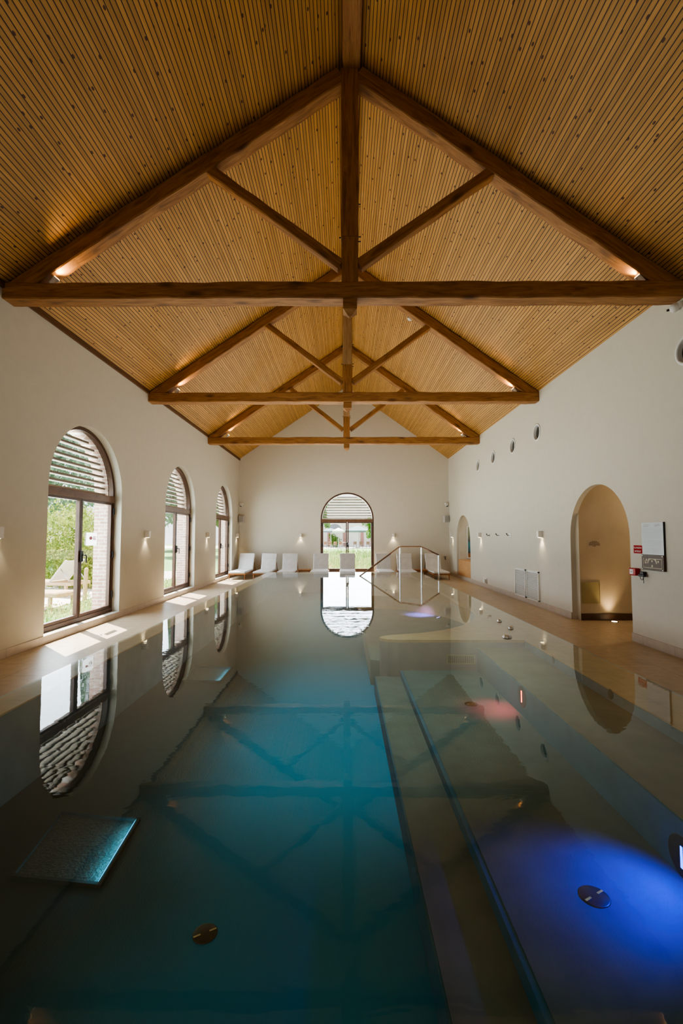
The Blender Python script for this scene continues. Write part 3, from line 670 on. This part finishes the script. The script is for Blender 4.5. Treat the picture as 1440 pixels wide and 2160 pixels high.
# loudspeakers and cameras in the corners
for s, x, lab, cl in ((-1, -4.03, 'grey box loudspeaker in the far left corner', 'white security camera above the loudspeaker in the far left corner'), (1, 3.99, 'grey box loudspeaker in the far right corner', 'white security camera above the loudspeaker in the far right corner')):
    t = thing('loudspeaker', lab, 'loudspeaker', (x, YF, 2.18), s * .12, 'corner loudspeakers')
    mb = MB(); mb.rbox(-.10, .10, -.19, -.03, -.13, .13, .008); mb.build('cabinet', M['grey_plastic'], t)
    mb = MB(); mb.box(-.085, .085, -.194, -.19, -.115, .115); mb.build('speaker_grille', M['grille_grey'], t)
    mb = MB(); mb.box(-.03, .03, -.03, -.001, -.04, .04); mb.build('bracket', M['black'], t)
    t = thing('security_camera', cl, 'camera', (x + s * .03, YF, 2.72), s * .3, 'security cameras')
    mb = MB(); mb.rbox(-.07, .07, -.08, -.012, .03, .10, .008); mb.cyl((0, -.06, .03), (0, -.09, -.03), .045, .05); mb.build('camera_body', M['white'], t)
    mb = MB(); mb.cyl((0, -.09, -.0305), (0, -.095, -.04), .035); mb.build('camera_lens', M['black'], t)
t = rwall('security_camera', 'white dome security camera high on the right wall under the nearest tie beam', 'camera', 5.50, 4.31, 'security cameras')
mb = MB(); mb.ball((0, -.06, 0), .055); mb.box(-.02, .06, -.05, -.001, -.01, .05); mb.build('camera_body', M['white'], t)
mb = MB(); mb.cyl((-.03, -.10, -.01), (-.04, -.125, -.015), .014, n=12); mb.build('camera_lens', M['black'], t)
t = thing('wall_tap', 'small dark water tap low on the end wall by the far right corner', 'tap', (3.95, YF, .65))
mb = MB(); mb.tube([(0, -.002, 0), (0, -.08, 0), (0, -.12, -.03), (0, -.12, -.06)], .02); mb.build('spout', M['dark_steel'], t)
mb = MB(); mb.cyl((-.05, -.06, .05), (.05, -.06, .05), .012); mb.cyl((0, -.06, .0), (0, -.06, .05), .01); mb.build('tap_handle', M['black'], t)

# ---------------------------------------------------------------- pool
Z = WZ; CT = Z - .015                 # coping lies just under the water
IX0, IX1, IY0, IY1 = -2.155, 1.95, -2.6, 13.9
DEEP, STEP, FR_, BEN, SHF, COV, PLAT = -.20, -.02, .05, .29, -.1992, .08, Z - .06
mapz = lambda z0: (lambda u, v, w: (u, v, z0 + w))
struct(panel('pool_coping', [(PX0, PY0), (PX1, PY0), (PX1, PY1), (PX0, PY1)], [[(IX0, IY0), (IX1, IY0), (IX1, IY1), (IX0, IY1)]], mapz(0), M['coping'], CT))
# inner lining of the walls, left open where the steps sit
mb = MB(); mb.box(IX0 - .01, IX0 + .004, IY0, IY1, -.3, CT - .012); mb.box(IX1 - .004, IX1 + .01, IY0, 5.0, -.3, CT - .012); mb.box(IX0, .4, IY1 - .004, IY1 + .01, -.3, CT - .012)
struct(mb.build('pool_wall_lining', M['pool_wall']))
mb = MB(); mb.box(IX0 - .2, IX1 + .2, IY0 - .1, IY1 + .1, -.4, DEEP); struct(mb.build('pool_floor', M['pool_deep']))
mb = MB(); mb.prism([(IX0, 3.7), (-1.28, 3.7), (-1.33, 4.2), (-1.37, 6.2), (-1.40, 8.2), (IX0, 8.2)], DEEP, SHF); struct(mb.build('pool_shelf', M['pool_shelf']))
# steps and bench on the right: treads and coloured risers
mb = MB(); mb.box(.335, .62, IY0, 5.02, DEEP, STEP); struct(mb.build('pool_step_lower', M['pool_step']))
mb = MB(); mb.box(.325, .335, IY0, 5.02, DEEP, STEP - .004); mb.box(.60, .625, IY0, 5.02, STEP, FR_ - .004); mb.box(1.43, 1.44, IY0, 5.02, FR_, BEN - .004); struct(mb.build('pool_riser', M['pool_riser']))
mb = MB(); mb.box(.625, 1.44, IY0, 5.02, DEEP, FR_); struct(mb.build('pool_floor_upper', M['pool_floor_r']))
mb = MB(); mb.box(1.44, IX1, IY0, 5.02, DEEP, BEN); struct(mb.build('pool_bench', M['pool_bench']))
# peninsula with a rounded nose, its back cut by the round cove
EC, ERX, ERY = (.35, 7.15), 1.6, 1.9
def ell(a): return (EC[0] + ERX * math.cos(a), EC[1] + ERY * math.sin(a))
front = [(IX1 + .02, 5.0), (.58, 5.0), (.47, 5.02), (.405, 5.07), (.39, 5.13), (.43, 5.19), (.52, 5.245)]
cove_low = [ell(a) for a in [(-1.34 + 1.34 * i / 16) for i in range(17)]]
pen = front + cove_low + [(IX1 + .02, EC[1])]
mb = MB(); mb.prism(pen, CT - .03, CT); struct(mb.build('pool_peninsula', M['coping']))
mb = MB(); mb.prism([(x, y) for x, y in pen], DEEP, CT - .03); struct(mb.build('pool_peninsula_wall', M['pool_wall_warm']))
top = [ell(a) for a in [i * 1.45 / 16 for i in range(17)]] + [(.50, 9.3), (.06, 12.9), (.02, IY1), (IX1 + .02, IY1), (IX1 + .02, EC[1])]
mb = MB(); mb.prism(top, DEEP, PLAT); struct(mb.build('pool_platform', M['coping']))
mb = MB(); mb.prism([(.30, 5.3)] + [ell(a) for a in [-1.5 + 3.0 * i / 24 for i in range(25)]] + [(.30, 9.0)], DEEP, COV); struct(mb.build('pool_cove_floor', M['pool_cove']))
# the water: one flush sheet over basin and coping
mb = MB(); mb.add([(PX0, PY0, Z), (PX1, PY0, Z), (PX1, PY1, Z), (PX0, PY1, Z)], [(0, 1, 2, 3)]); water = struct(mb.build('water', M['water'], recalc=False))

def disc(name, label, cat, loc, nrm, r, group=None, slot=True, lens=None):
    t = thing(name, label, cat, loc, 0, group)
    t.rotation_euler = Vector(nrm).to_track_quat('Z', 'Y').to_euler()
    mb = MB(); mb.lathe([(r, 0), (r, .002), (r * .93, .0035), (r * .3, .0042), (0, .0045)], 28); mb.build('cover', M['black'] if lens else M['dark_steel'], t)
    if slot:
        for sg in (-1, 1):
            mb = MB(); mb.box(min(sg * r * .93, sg * r * .35), max(sg * r * .93, sg * r * .35), -r * .08, r * .08, .004, .0055)
            o = mb.build('slot', M['steel'], t); o.rotation_euler = (0, 0, .5)
    if lens:
        mb = MB(); mb.box(-r * .52, r * .52, -r * .07, r * .07, .004, .0065); o = mb.build('lamp_lens', lens, t); o.rotation_euler = (0, 0, PI / 2)
    return t
disc('floor_inlet', 'round dark metal inlet on the blue lit pool floor', 'pool inlet', (1.0, 1.91, FR_), (0, 0, 1), .058, 'round floor inlets')
disc('floor_inlet', 'round dark metal inlet beside the red glow on pool floor', 'pool inlet', (1.09, 4.01, FR_), (0, 0, 1), .055, 'round floor inlets')
disc('floor_inlet', 'round dark metal inlet alone on the deep teal floor', 'pool inlet', (-.594, 2.03, DEEP), (0, 0, 1), .052, 'round floor inlets')
disc('pool_lamp', 'round underwater lamp glowing red in the bench riser', 'pool lamp', (1.43, 3.75, .205), (-1, 0, 0), .085, 'underwater lamps', False, M['glow_red'])
disc('pool_lamp', 'round underwater lamp glowing blue at the right edge of the picture', 'pool lamp', (1.43, 2.01, .135), (-1, 0, 0), .085, 'underwater lamps', False, M['glow_blue'])
disc('pool_lamp', 'small underwater lamp in the cove beside the violet glow', 'pool lamp', (1.62, 8.0, COV + .001), (-.35, .05, 1), .075, 'underwater lamps', False, M['glow_purple'])
disc('wall_jet', 'small round jet in the pool wall above bench, nearer the peninsula', 'pool jet', (IX1 - .004, 4.33, .338), (-1, 0, 0), .035, 'wall jets above the bench', False)
disc('wall_jet', 'small round jet in the pool wall below the archway reflection', 'pool jet', (IX1 - .004, 3.41, .338), (-1, 0, 0), .035, 'wall jets above the bench', False)
lamp('SPOT', 'red_pool_lamp', (1.38, 3.96, .36), 9, (1, .10, .12), .02, (1.27, 3.93, FR_), 90, 1.0)
lamp('SPOT', 'blue_pool_lamp', (1.36, 1.96, .372), 24, (.0, .03, 1), .02, (1.17, 1.95, FR_), 102, 1.0)
lamp('SPOT', 'violet_pool_lamp', (1.38, 8.3, .378), 32, (.32, .22, 1), .02, (1.37, 8.34, COV), 104, 1.0)
for (x, y, z, lab) in ((1.785, 5.07, CT, 'low steel dome button on the peninsula corner by the water edge'), (2.0, 5.55, CT, 'low steel dome button second from the peninsula edge'), (2.02, 6.01, CT, 'low steel dome button farthest from the peninsula edge')):
    t = thing('air_button', lab, 'button', (x, y, z), 0, 'steel dome buttons')
    q = 1 if y < 5.2 else .6
    mb = MB(); mb.lathe([(.05 * q, 0), (.05 * q, .02), (.046 * q, .026)], 24); mb.build('collar', M['steel'], t)
    mb = MB(); mb.lathe([(.044 * q, .024), (.038 * q, .034), (.02 * q, .040), (0, .041)], 24); mb.build('dome', M['steel'], t)
for i, (x, y, lab) in enumerate(((.976, 12.75, 'tiny dark floor jet nearest the handrail foot'), (.957, 12.18, 'tiny dark floor jet second from the handrail foot'), (.974, 10.96, 'tiny dark floor jet alone midway between the pair and the row of three'), (.905, 9.96, 'tiny dark floor jet at left of the row of three'), (.999, 9.88, 'tiny dark floor jet in the middle of the row of three'), (1.085, 9.80, 'tiny dark floor jet at the right end of row of three'))):
    mb = MB(); mb.lathe([(.03, 0), (.028, .008), (.012, .010), (.010, .004), (0, .004)], 16); tag(mb.build('floor_jet', M['black'], None, (x, y, PLAT)), lab, 'pool jet', 'tiny floor jets by the handrail')
t = thing('intake_grille', 'rectangular ochre intake grille on the submerged front of the peninsula', 'grille', (1.255, 5.0, .17))
mb = MB(); mb.box(-.155, .155, -.012, -.001, -.05, .05); mb.build('grille_plate', M['panel'], t)
mb = MB()
for k in range(14): mb.box(-.135 + k * .02, -.125 + k * .02, -.015, -.012, -.036, .036)
mb.build('slots', M['brownboard'], t)
# two lit sunken panels on the left shelf
def floor_panel(cs, label, SHF=SHF):
    t = thing('bubble_panel', label, 'pool panel', (0, 0, SHF), 0, 'square panels on the pool shelf')
    c = [Vector((x, y, 0)) for x, y in cs]; ce = sum(c, Vector()) / 4
    inn = [ce + (p - ce) * .93 for p in c]
    mb = MB(); H = .022
    vs = [(p.x, p.y, .001) for p in c] + [(p.x, p.y, H) for p in c] + [(p.x, p.y, H) for p in inn] + [(p.x, p.y, .002) for p in inn]; fs = []
    for r_ in range(3): fs += [(r_ * 4 + k, r_ * 4 + (k + 1) % 4, (r_ + 1) * 4 + (k + 1) % 4, (r_ + 1) * 4 + k) for k in range(4)]
    mb.add(vs, fs); mb.build('panel_frame', M['dark_stone'], t)
    mb = MB(); mb.add([(p.x, p.y, .006) for p in inn], [(0, 1, 2, 3)]); mb.build('dimpled_panel', M['mat_dimple'], t)
    a, b = inn[0], inn[1]; off = (ce - (a + b) / 2).normalized() * .012
    mb = MB(); mb.add([(a.x, a.y, .024), (b.x, b.y, .024), (b.x + off.x, b.y + off.y, .010), (a.x + off.x, a.y + off.y, .010)], [(0, 1, 2, 3)]); mb.build('light_strip', M['glow_cyan'], t)
    m_ = (a + b) / 2 + off * 1.2
    l_ = lamp('AREA', 'panel_lamp', (m_.x, m_.y, SHF + .05), .5, (.08, .6, 1), (b - a).length * .9, None, sy=.02)
    dn = (off.normalized() * .8 + Vector((0, 0, -.6))).normalized(); ax = (b - a).normalized(); zz = -dn; yy_ = zz.cross(ax)
    l_.rotation_euler = Matrix((ax, yy_, zz)).transposed().to_euler()
floor_panel([(-1.212, 2.793), (-1.17, 2.269), (-1.65, 2.327), (-1.736, 2.87)], 'large square underwater panel lit cyan along one edge, nearest the camera', DEEP)
floor_panel([(-1.432, 5.925), (-1.429, 5.352), (-1.902, 5.368), (-1.945, 5.965)], 'distant square underwater panel with a cyan edge, past the window reflections')
# handrail
t = thing('handrail', 'steel pool handrail with bronze top bar rising from water over the far right edge', 'handrail')
A = [(.42, 12.80, Z - .01), (1.58, 13.3, 1.175), (1.66, 13.3, 1.195), (2.14, 12.85, 1.205), (2.20, 12.9, 1.185), (2.80, 13.55, .95)]
mb = MB(); mb.tube(A, .021, 12); mb.build('top_bar', M['brass'], t)
for (x, y, z0, z1) in ((1.62, 13.3, PLAT, 1.18), (2.17, 12.87, CT, 1.19), (2.79, 13.54, 0, .95)):
    mb = MB(); mb.cyl((x, y, z0), (x, y, z1), .021, n=14); mb.build('post', M['steel'], t)

# ---------------------------------------------------------------- loungers at the far end
def make_lounger():
    t = thing('sun_lounger', '', 'sun lounger', (0, 0, 0), 0, 'white cushioned sun loungers along the end wall')
    mb = MB()
    for s in (-1, 1): mb.rbox(s * .285 - .018, s * .285 + .018, -.98, .92, .165, .21, .006)
    mb.rbox(-.285, .285, -.97, -.935, .165, .205, .006); mb.rbox(-.285, .285, .88, .915, .165, .205, .006)
    for k in range(12): mb.box(-.27, .27, -.88 + k * .115, -.82 + k * .115, .19, .205)
    for s in (-1, 1): mb.tube([(s * .27, .88, .2), (s * .27, .66, .52)], .012, 8)
    mb.build('frame', M['teak'], t)
    for sx in (-1, 1):
        for y0, y1 in ((-.90, -.95), (.72, .78)):
            mb = MB(); mb.cyl((sx * .265, y0, .18), (sx * .27, y1, 0), .022, .014, 10); mb.build('leg', M['teak'], t)
    mb = MB(); mb.rbox(-.285, .285, -1.0, .48, .212, .285, .03, 3); mb.build('seat_cushion', M['fabric'], t)
    ang = math.radians(64)
    mb = MB(); mt = Matrix.Translation((0, .42, .235)) @ Euler((ang, 0, 0)).to_matrix().to_4x4()
    mb.rbox(-.285, .285, 0, .66, -.035, .04, .03, 3, mt); mb.build('back_cushion', M['fabric'], t)
    mb = MB(); mb.rbox(-.292, .292, .45, .675, -.04, .046, .03, 3, mt); mb.build('head_cover', M['fabric'], t)
    return t
lx = [-3.72, -2.87, -2.06, -.90, .12, 1.48, 2.27, 3.36]
ll = ['sun lounger in the far left corner nearest the side windows', 'second sun lounger from the far left corner',
      'third sun lounger from the left corner, left of the low wooden table', 'sun lounger overlapping the left edge of the end window',
      'sun lounger in front of the middle of the end window', 'sun lounger just right of the end window behind the sloping rail',
      'sun lounger left of the low table on the right, behind the first rail post', 'sun lounger in the far right corner behind the handrail']
lg = make_lounger()
for i, (x, lab) in enumerate(zip(lx, ll)):
    o = lg if i == 0 else copy_tree(lg)
    o.location = (x, 16.8, 0); o['label'] = lab; o.rotation_euler = (0, 0, random.uniform(-.02, .02))
for x, lab in ((-1.48, 'low wooden side table between the third and fourth lounger'), (2.82, 'low wooden side table between two loungers behind the handrail')):
    t = thing('side_table', lab, 'side table', (x, 17.0, 0), 0, 'low wooden side tables')
    mb = MB()
    for k in range(5): mb.rbox(-.22, .22, -.22 + k * .09, -.14 + k * .09, .25, .28, .004)
    mb.rbox(-.2, .2, -.21, -.18, .2, .25, .004); mb.rbox(-.2, .2, .18, .21, .2, .25, .004)
    mb.build('table_top', M['teak'], t)
    for sx in (-1, 1):
        for sy in (-1, 1): mb = MB(); mb.cyl((sx * .19, sy * .19, .25), (sx * .19, sy * .19, 0), .02, .015, 10); mb.build('leg', M['teak'], t)

# ---------------------------------------------------------------- garden
mb = MB(); mb.box(-70, XL - .5, -20, 90, -.14, -.04); mb.box(XL - .5, 60, YF + .33, 90, -.14, -.04); struct(mb.build('lawn', M['lawn']))
mb = MB(); mb.prism([(-9.2, -5), (-6.2, -5), (-6.2, 17), (-5.4, 20), (-9.2, 20)], -.04, -.02); struct(mb.build('path', M['terrace']))
mb = MB(); mb.box(-30, 30, 58, 76, -.04, -.01); struct(mb.build('terrace', M['terrace']))
def tree(name, label, x, y, h, r, n, mat, size=.16, group='garden trees', squash=1.0, trunk=True, z0=.25):
    t = thing(name, label, 'tree', (x, y, -.04), 0, group)
    rnd = random.Random(label)
    mb = MB()
    lobes = [(Vector((rnd.gauss(0, r * .38), rnd.gauss(0, r * .38), h * rnd.uniform(z0 + .15, .86))), r * rnd.uniform(.4, .62)) for _ in range(11)]
    pts = []
    for _ in range(n):
        c, rr = rnd.choice(lobes); d = Vector((rnd.gauss(0, 1), rnd.gauss(0, 1), rnd.gauss(0, 1) * squash)).normalized()
        p = c + d * rr * rnd.uniform(.6, 1.05)
        if p.z < .05: p.z = rnd.uniform(.05, .4)
        pts.append(p)
    mb.leaves(pts, size); mb.build('crown', mat, t, recalc=False)
    if trunk:
        mb = MB(); mb.tube([(0, 0, -.02), (.05, 0, h * .3), (0, .05, h * .7)], [.02 * h, .016 * h, .006 * h], 10)
        for k in range(5):
            c = lobes[k][0]; mb.tube([(0.03, 0, h * .35), c * .6 + Vector((0, 0, h * .12)), c], [.009 * h, .006 * h, .003 * h], 7)
        mb.build('trunk', M['bark'], t)
    return t
tree('round_bush', 'big round lime green bush outside the nearest window', -8.7, 14.3, 2.6, 1.6, 19000, M['leaf_lime'], .05, None, trunk=False, z0=-.05)
tree('dark_tree', 'tall dark green tree behind the lime bush', -20, 27, 10.5, 5.4, 14000, M['leaf_dark'], .17)
tree('dark_tree', 'dark tree farther off, right of the tree behind the bush', -13.0, 36, 10, 4.0, 9000, M['leaf_dark'], .18)
tree('leafy_tree', 'green tree seen through the middle side window', -22, 50, 12, 5, 6000, M['leaf_dark'], .32)
tree('leafy_tree', 'green tree seen through the farthest side window', -13.0, 58, 12, 4.6, 5000, M['leaf_mid'], .34)
tree('dark_tree', 'broad dark tree at the left end of the garden', -36, 22, 11, 5, 6000, M['leaf_dark'], .3)
tree('slim_tree', 'slim young green tree at left inside the end window view', -2.45, 50, 6.2, .8, 1600, M['leaf_mid'], .14)
tree('slim_tree', 'small leafy tree by the cafe at right inside the end window view', 3.55, 58, 4.4, 1.0, 1600, M['leaf_mid'], .15)
tree('cafe_shrub', 'small round shrub in a gap of the cafe front', -1.35, 65, 2.0, .8, 900, M['leaf_mid'], .12, None, trunk=False, z0=-.05)
# meadow in front of the end window
mb = MB(); rnd = random.Random(11)
for _ in range(9000):
    x, y = rnd.uniform(-4.5, 5.4), 18.7 + 19 * rnd.random() ** 1.5; h = rnd.uniform(.1, .5) * (1.0 if y > 20 else .7); a = rnd.uniform(0, 6.3); w = rnd.uniform(.012, .03) * (y / 19)
    lean = Vector((rnd.gauss(0, .1), rnd.gauss(0, .1), 0)); d = Vector((math.cos(a), math.sin(a), 0)) * w; b = Vector((x, y, -.04))
    mb.add([b - d, b + d, b + d * .4 + lean + Vector((0, 0, h)), b - d * .4 + lean + Vector((0, 0, h))], [(0, 1, 2, 3)])
    if rnd.random() < .35: mb.leaves([b + lean + Vector((0, 0, h))], .045 * y / 19)
tag(mb.build('meadow_grass', M['meadow'], recalc=False), 'tall wild meadow grass outside the end window', 'grass', None, 'stuff')
mb = MB()
for _ in range(1500):
    x, y = rnd.uniform(-5.75, -4.85), rnd.uniform(6, 14); h = rnd.uniform(.06, .3); b = Vector((x, y, -.04)); a = rnd.uniform(0, 6.3); d = Vector((math.cos(a), math.sin(a), 0)) * .012
    ln_ = Vector((rnd.gauss(0, .06), rnd.gauss(0, .06), h)); mb.add([b - d, b + d, b + ln_], [(0, 1, 2)])
    mb.leaves([b + ln_], .03)
tag(mb.build('border_grass', M['meadow'], recalc=False), 'low pale grasses and plants at the foot of the outside wall', 'grass', None, 'stuff')
def wood_lounger(loc, rz, label, white, ang=50):
    t = thing('garden_lounger', label, 'sun lounger', loc, rz, 'wooden garden loungers')
    mb = MB()
    for s in (-1, 1): mb.rbox(s * .32 - .02, s * .32 + .02, -1, .95, .28, .36, .006)
    mb.rbox(-.32, .32, -1, -.96, .28, .36, .006); mb.rbox(-.32, .32, .91, .95, .28, .36, .006)
    mb.build('frame', M['teak_pale'], t)
    mb = MB()
    for k in range(9): mb.box(-.30, .30, -.94 + k * .14, -.83 + k * .14, .345, .37)
    mb.build('seat_slats', M['teak_pale'], t)
    mt = Matrix.Translation((0, .3, .36)) @ Euler((math.radians(ang), 0, 0)).to_matrix().to_4x4(); mb = MB()
    for s in (-1, 1): mb.box(s * .30 - .02, s * .30 + .02, 0, .72, -.015, .02, mt)
    mb.box(-.30, .30, .04, .70, -.002, .008, mt); mb.build('backrest', M['teak_pale'] if not white else M['fabric'], t)
    for s in (-1, 1):
        mb = MB(); mb.tube([(s * .27, .88, .34), (s * .27, .3 + .45 * math.cos(math.radians(ang)), .345 + .45 * math.sin(math.radians(ang)))], .012, 8); mb.build('prop', M['steel'], t)
        for y in (-.85, .8): mb = MB(); mb.rbox(s * .32 - .03, s * .32 + .03, y - .03, y + .03, 0, .28, .005); mb.build('leg', M['teak_pale'], t)
wood_lounger((-6.72, 9.62, -.02), 1.45, 'pale wooden lounger with raised back outside the nearest window', False, 33)
wood_lounger((-7.7, 11.9, -.02), -1.75, 'pale lounger with upright white back in front of the lime bush', True)
mb = MB(); mb.cyl((0, 0, 0), (.02, 0, .75), .05, .045, 10); mb.cyl((.02, 0, .75), (.02, 0, .78), .045, .02, 10)
tag(mb.build('wooden_post', M['teak_pale'], None, (-6.1, 10.75, -.02)), 'short pale wooden post on the path outside the nearest window', 'post')
# cafe building beyond the end window
t = thing('cafe_building', 'pale cafe building with big arched window far beyond the end window', 'building', (0, 68, -.01))
AX = -1.45
def fmap(u, v, w): return (u, w, v)
doors = [(-1.9, -.75), (.25, 2.3), (3.0, 3.8)]
panel('facade', [(-9, 0), (9, 0), (9, 7.4), (-9, 7.4)], [[(a, .02), (b, .02), (b, 2.3), (a, 2.3)] for a, b in doors], fmap, M['facade'], .3, t)
n = 24; ring = [(AX + 1.45 * math.cos(PI * i / n), 2.45 + 1.3 * math.sin(PI * i / n)) for i in range(n + 1)]; inn = [(AX + 1.05 * math.cos(PI * i / n), 2.45 + .95 * math.sin(PI * i / n)) for i in range(n + 1)]
panel('arch_surround', ring + inn[::-1], [], lambda u, v, w: (u, -.08 + w, v), M['stone_ring'], .078, t)
panel('arch_window', inn, [], lambda u, v, w: (u, -.03 + w, v), M['arch_glass'], .028, t)
for a, b in doors: mb = MB(); mb.box(a, b, .3, .34, 0, 2.35); mb.build('door', M['stone_ring'], t)
for a, b in ((-2.5, -1.95), (-.2, .2), (2.4, 2.9), (3.85, 4.4)): mb = MB(); mb.box(a, b, -.06, -.002, .1, 2.3); mb.build('shutter', M['red_shutter'], t)
mb = MB(); mb.add([(-9.3, -.4, 7.35), (9.3, -.4, 7.35), (9.3, 4, 10.5), (-9.3, 4, 10.5)], [(0, 1, 2, 3)]); mb.build('roof', M['roof_slate'], t)
mb = MB(); mb.box(-.2, .5, 1.5, 2.2, 8, 10.6); mb.build('chimney', M['facade'], t)
def parasol(x, y, hw, zt, ze, mat, label):
    t = thing('parasol', label, 'parasol', (x, y, -.01), 0, 'cafe parasols')
    c = [(-hw, -hw, ze), (hw, -hw, ze), (hw, hw, ze), (-hw, hw, ze), (0, 0, zt)]
    mb = MB(); mb.add(c, [(0, 1, 4), (1, 2, 4), (2, 3, 4), (3, 0, 4)])
    mb.add([(-hw, -hw, ze), (hw, -hw, ze), (hw, hw, ze), (-hw, hw, ze), (-hw, -hw, ze - .2), (hw, -hw, ze - .2), (hw, hw, ze - .2), (-hw, hw, ze - .2)], [(0, 1, 5, 4), (1, 2, 6, 5), (2, 3, 7, 6), (3, 0, 4, 7)])
    mb.build('canopy', mat, t, recalc=False)
    mb = MB(); mb.cyl((0, 0, .06), (0, 0, zt), .04, n=8); mb.build('pole', M['steel'], t)
    mb = MB(); mb.box(-.3, .3, -.3, .3, 0, .06); mb.build('base', M['grey_plastic'], t)
parasol(1.75, 61, 1.75, 3.0, 2.3, M['parasol_dark'], 'large slate coloured parasol right of the end window mullion')
parasol(-1.9, 64, 1.25, 2.7, 2.3, M['parasol_dark'], 'slate coloured parasol under the arched cafe window')
parasol(-.75, 58.4, .8, 2.65, 2.25, M['parasol_white'], 'small white parasol left of the end window mullion')
rnd = random.Random(2); k = 0
cl = ['brown cafe chair at the far left of the cafe terrace', 'brown cafe chair second from the left of the terrace', 'brown cafe chair third from left under the arched cafe window',
      'brown cafe chair under the white parasol', 'brown cafe chair just left of the window mullion', 'brown cafe chair under the large slate parasol', 'brown cafe chair right of the large slate parasol pole', 'brown cafe chair by the small leafy tree']
proto = None
for x, lab in zip((-3.1, -2.5, -1.9, -1.2, -.5, 1.4, 2.2, 3.1), cl):
    if proto is None:
        proto = thing('cafe_chair', lab, 'chair', (x, 59.6, -.01), 0, 'cafe terrace chairs')
        mb = MB(); mb.rbox(-.22, .22, -.22, .22, .42, .47, .02); mb.build('seat', M['chair_brown'], proto)
        mb = MB(); mb.rbox(-.22, .22, .19, .23, .5, .86, .02); mb.build('backrest', M['chair_brown'], proto)
        for sx in (-1, 1):
            for sy in (-1, 1): mb = MB(); mb.cyl((sx * .19, sy * .19, 0), (sx * .19, sy * .2, .5 if sy > 0 else .42), .018, n=6); mb.build('leg', M['black'], proto)
    else: copy_tree(proto, (x, 59.6 + rnd.uniform(-.3, .3), -.01), None, lab)
for x, lab in ((-3.6, 'round cafe table behind the chairs at left'), (.1, 'round cafe table beside the window mullion'), (3.7, 'round cafe table at right of the large slate parasol')):
    t = thing('cafe_table', lab, 'table', (x, 61.2, -.01), 0, 'cafe tables')
    mb = MB(); mb.lathe([(.4, .72), (.4, .75), (0, .752)]); mb.build('table_top', M['stone_ring'], t)
    mb = MB(); mb.lathe([(.2, 0), (.2, .02), (.03, .04), (.03, .72)]); mb.build('pedestal', M['black'], t)

# ---------------------------------------------------------------- light
w = bpy.data.worlds.new('world'); SC.world = w; w.use_nodes = True
nt = w.node_tree; nt.nodes.clear()
out = nt.nodes.new('ShaderNodeOutputWorld'); bg = nt.nodes.new('ShaderNodeBackground'); nt.links.new(bg.outputs[0], out.inputs[0])
tc = nt.nodes.new('ShaderNodeTexCoord'); sp = nt.nodes.new('ShaderNodeSeparateXYZ'); nt.links.new(tc.outputs['Generated'], sp.inputs[0])
col = ramp(nt, [(0.0, (.95, .97, 1.0)), (0.35, (.82, .91, 1.0)), (1.0, (.55, .75, 1.0))], sp.outputs[2]); nt.links.new(col, bg.inputs[0]); bg.inputs[1].default_value = 2.0
e = math.radians(56); d = Vector((.72 * math.cos(e), -.66 * math.cos(e), -math.sin(e)))
s = lamp('SUN', 'sun', (-20, 20, 25), 24.0, (1, .95, .86), math.radians(.6)); s.rotation_euler = d.to_track_quat('-Z', 'Y').to_euler()
for c in WIN_Y: lamp('AREA', 'window_daylight', (XL - .75, c, 1.75), 185, (.80, .92, 1), 2.3, (XL + 2, c, 1.55), sy=3.3)
lamp('AREA', 'window_daylight', (FWX, YF + .8, 1.75), 200, (.84, .94, 1), 2.3, (FWX, YF - 2, 1.6), sy=3.3)
# fill added for the near hall, from lamps with no visible source
lamp('AREA', 'near_hall_fill', (-3.9, 0.6, 2.2), 16, (1, .95, .88), 2.0, (2, 4.5, 2.2), sy=2.6)
lamp('SPOT', 'pool_fill_overhead', (.1, 3.4, 5.6), 520, (.55, .90, 1), .35, (.0, 4.3, 0), 42, 1.0)  # added spot without a fitting, brightens the teal basin
lamp('AREA', 'hall_fill', (0, -3.2, 3.0), 30, (1, .90, .76), 4.0, (0, 8, 4.4), sy=2.0)
# added upward lamp, imitating daylight thrown back by water and pale deck
lamp('AREA', 'water_bounce_fill', (0, 11.4, 1.0), 150, (1, .92, .80), 5.0, (0, 11.4, 5), sy=11.0)

# ---------------------------------------------------------------- render look
SC.view_settings.view_transform = 'AgX'
SC.view_settings.look = 'AgX - Medium High Contrast'
SC.view_settings.exposure = 0.72
try:
    SC.cycles.use_denoising = True; SC.cycles.max_bounces = 10; SC.cycles.diffuse_bounces = 5; SC.cycles.transparent_max_bounces = 16; SC.cycles.sample_clamp_indirect = 6.0
    SC.cycles.caustics_reflective = False; SC.cycles.caustics_refractive = False
except Exception: pass
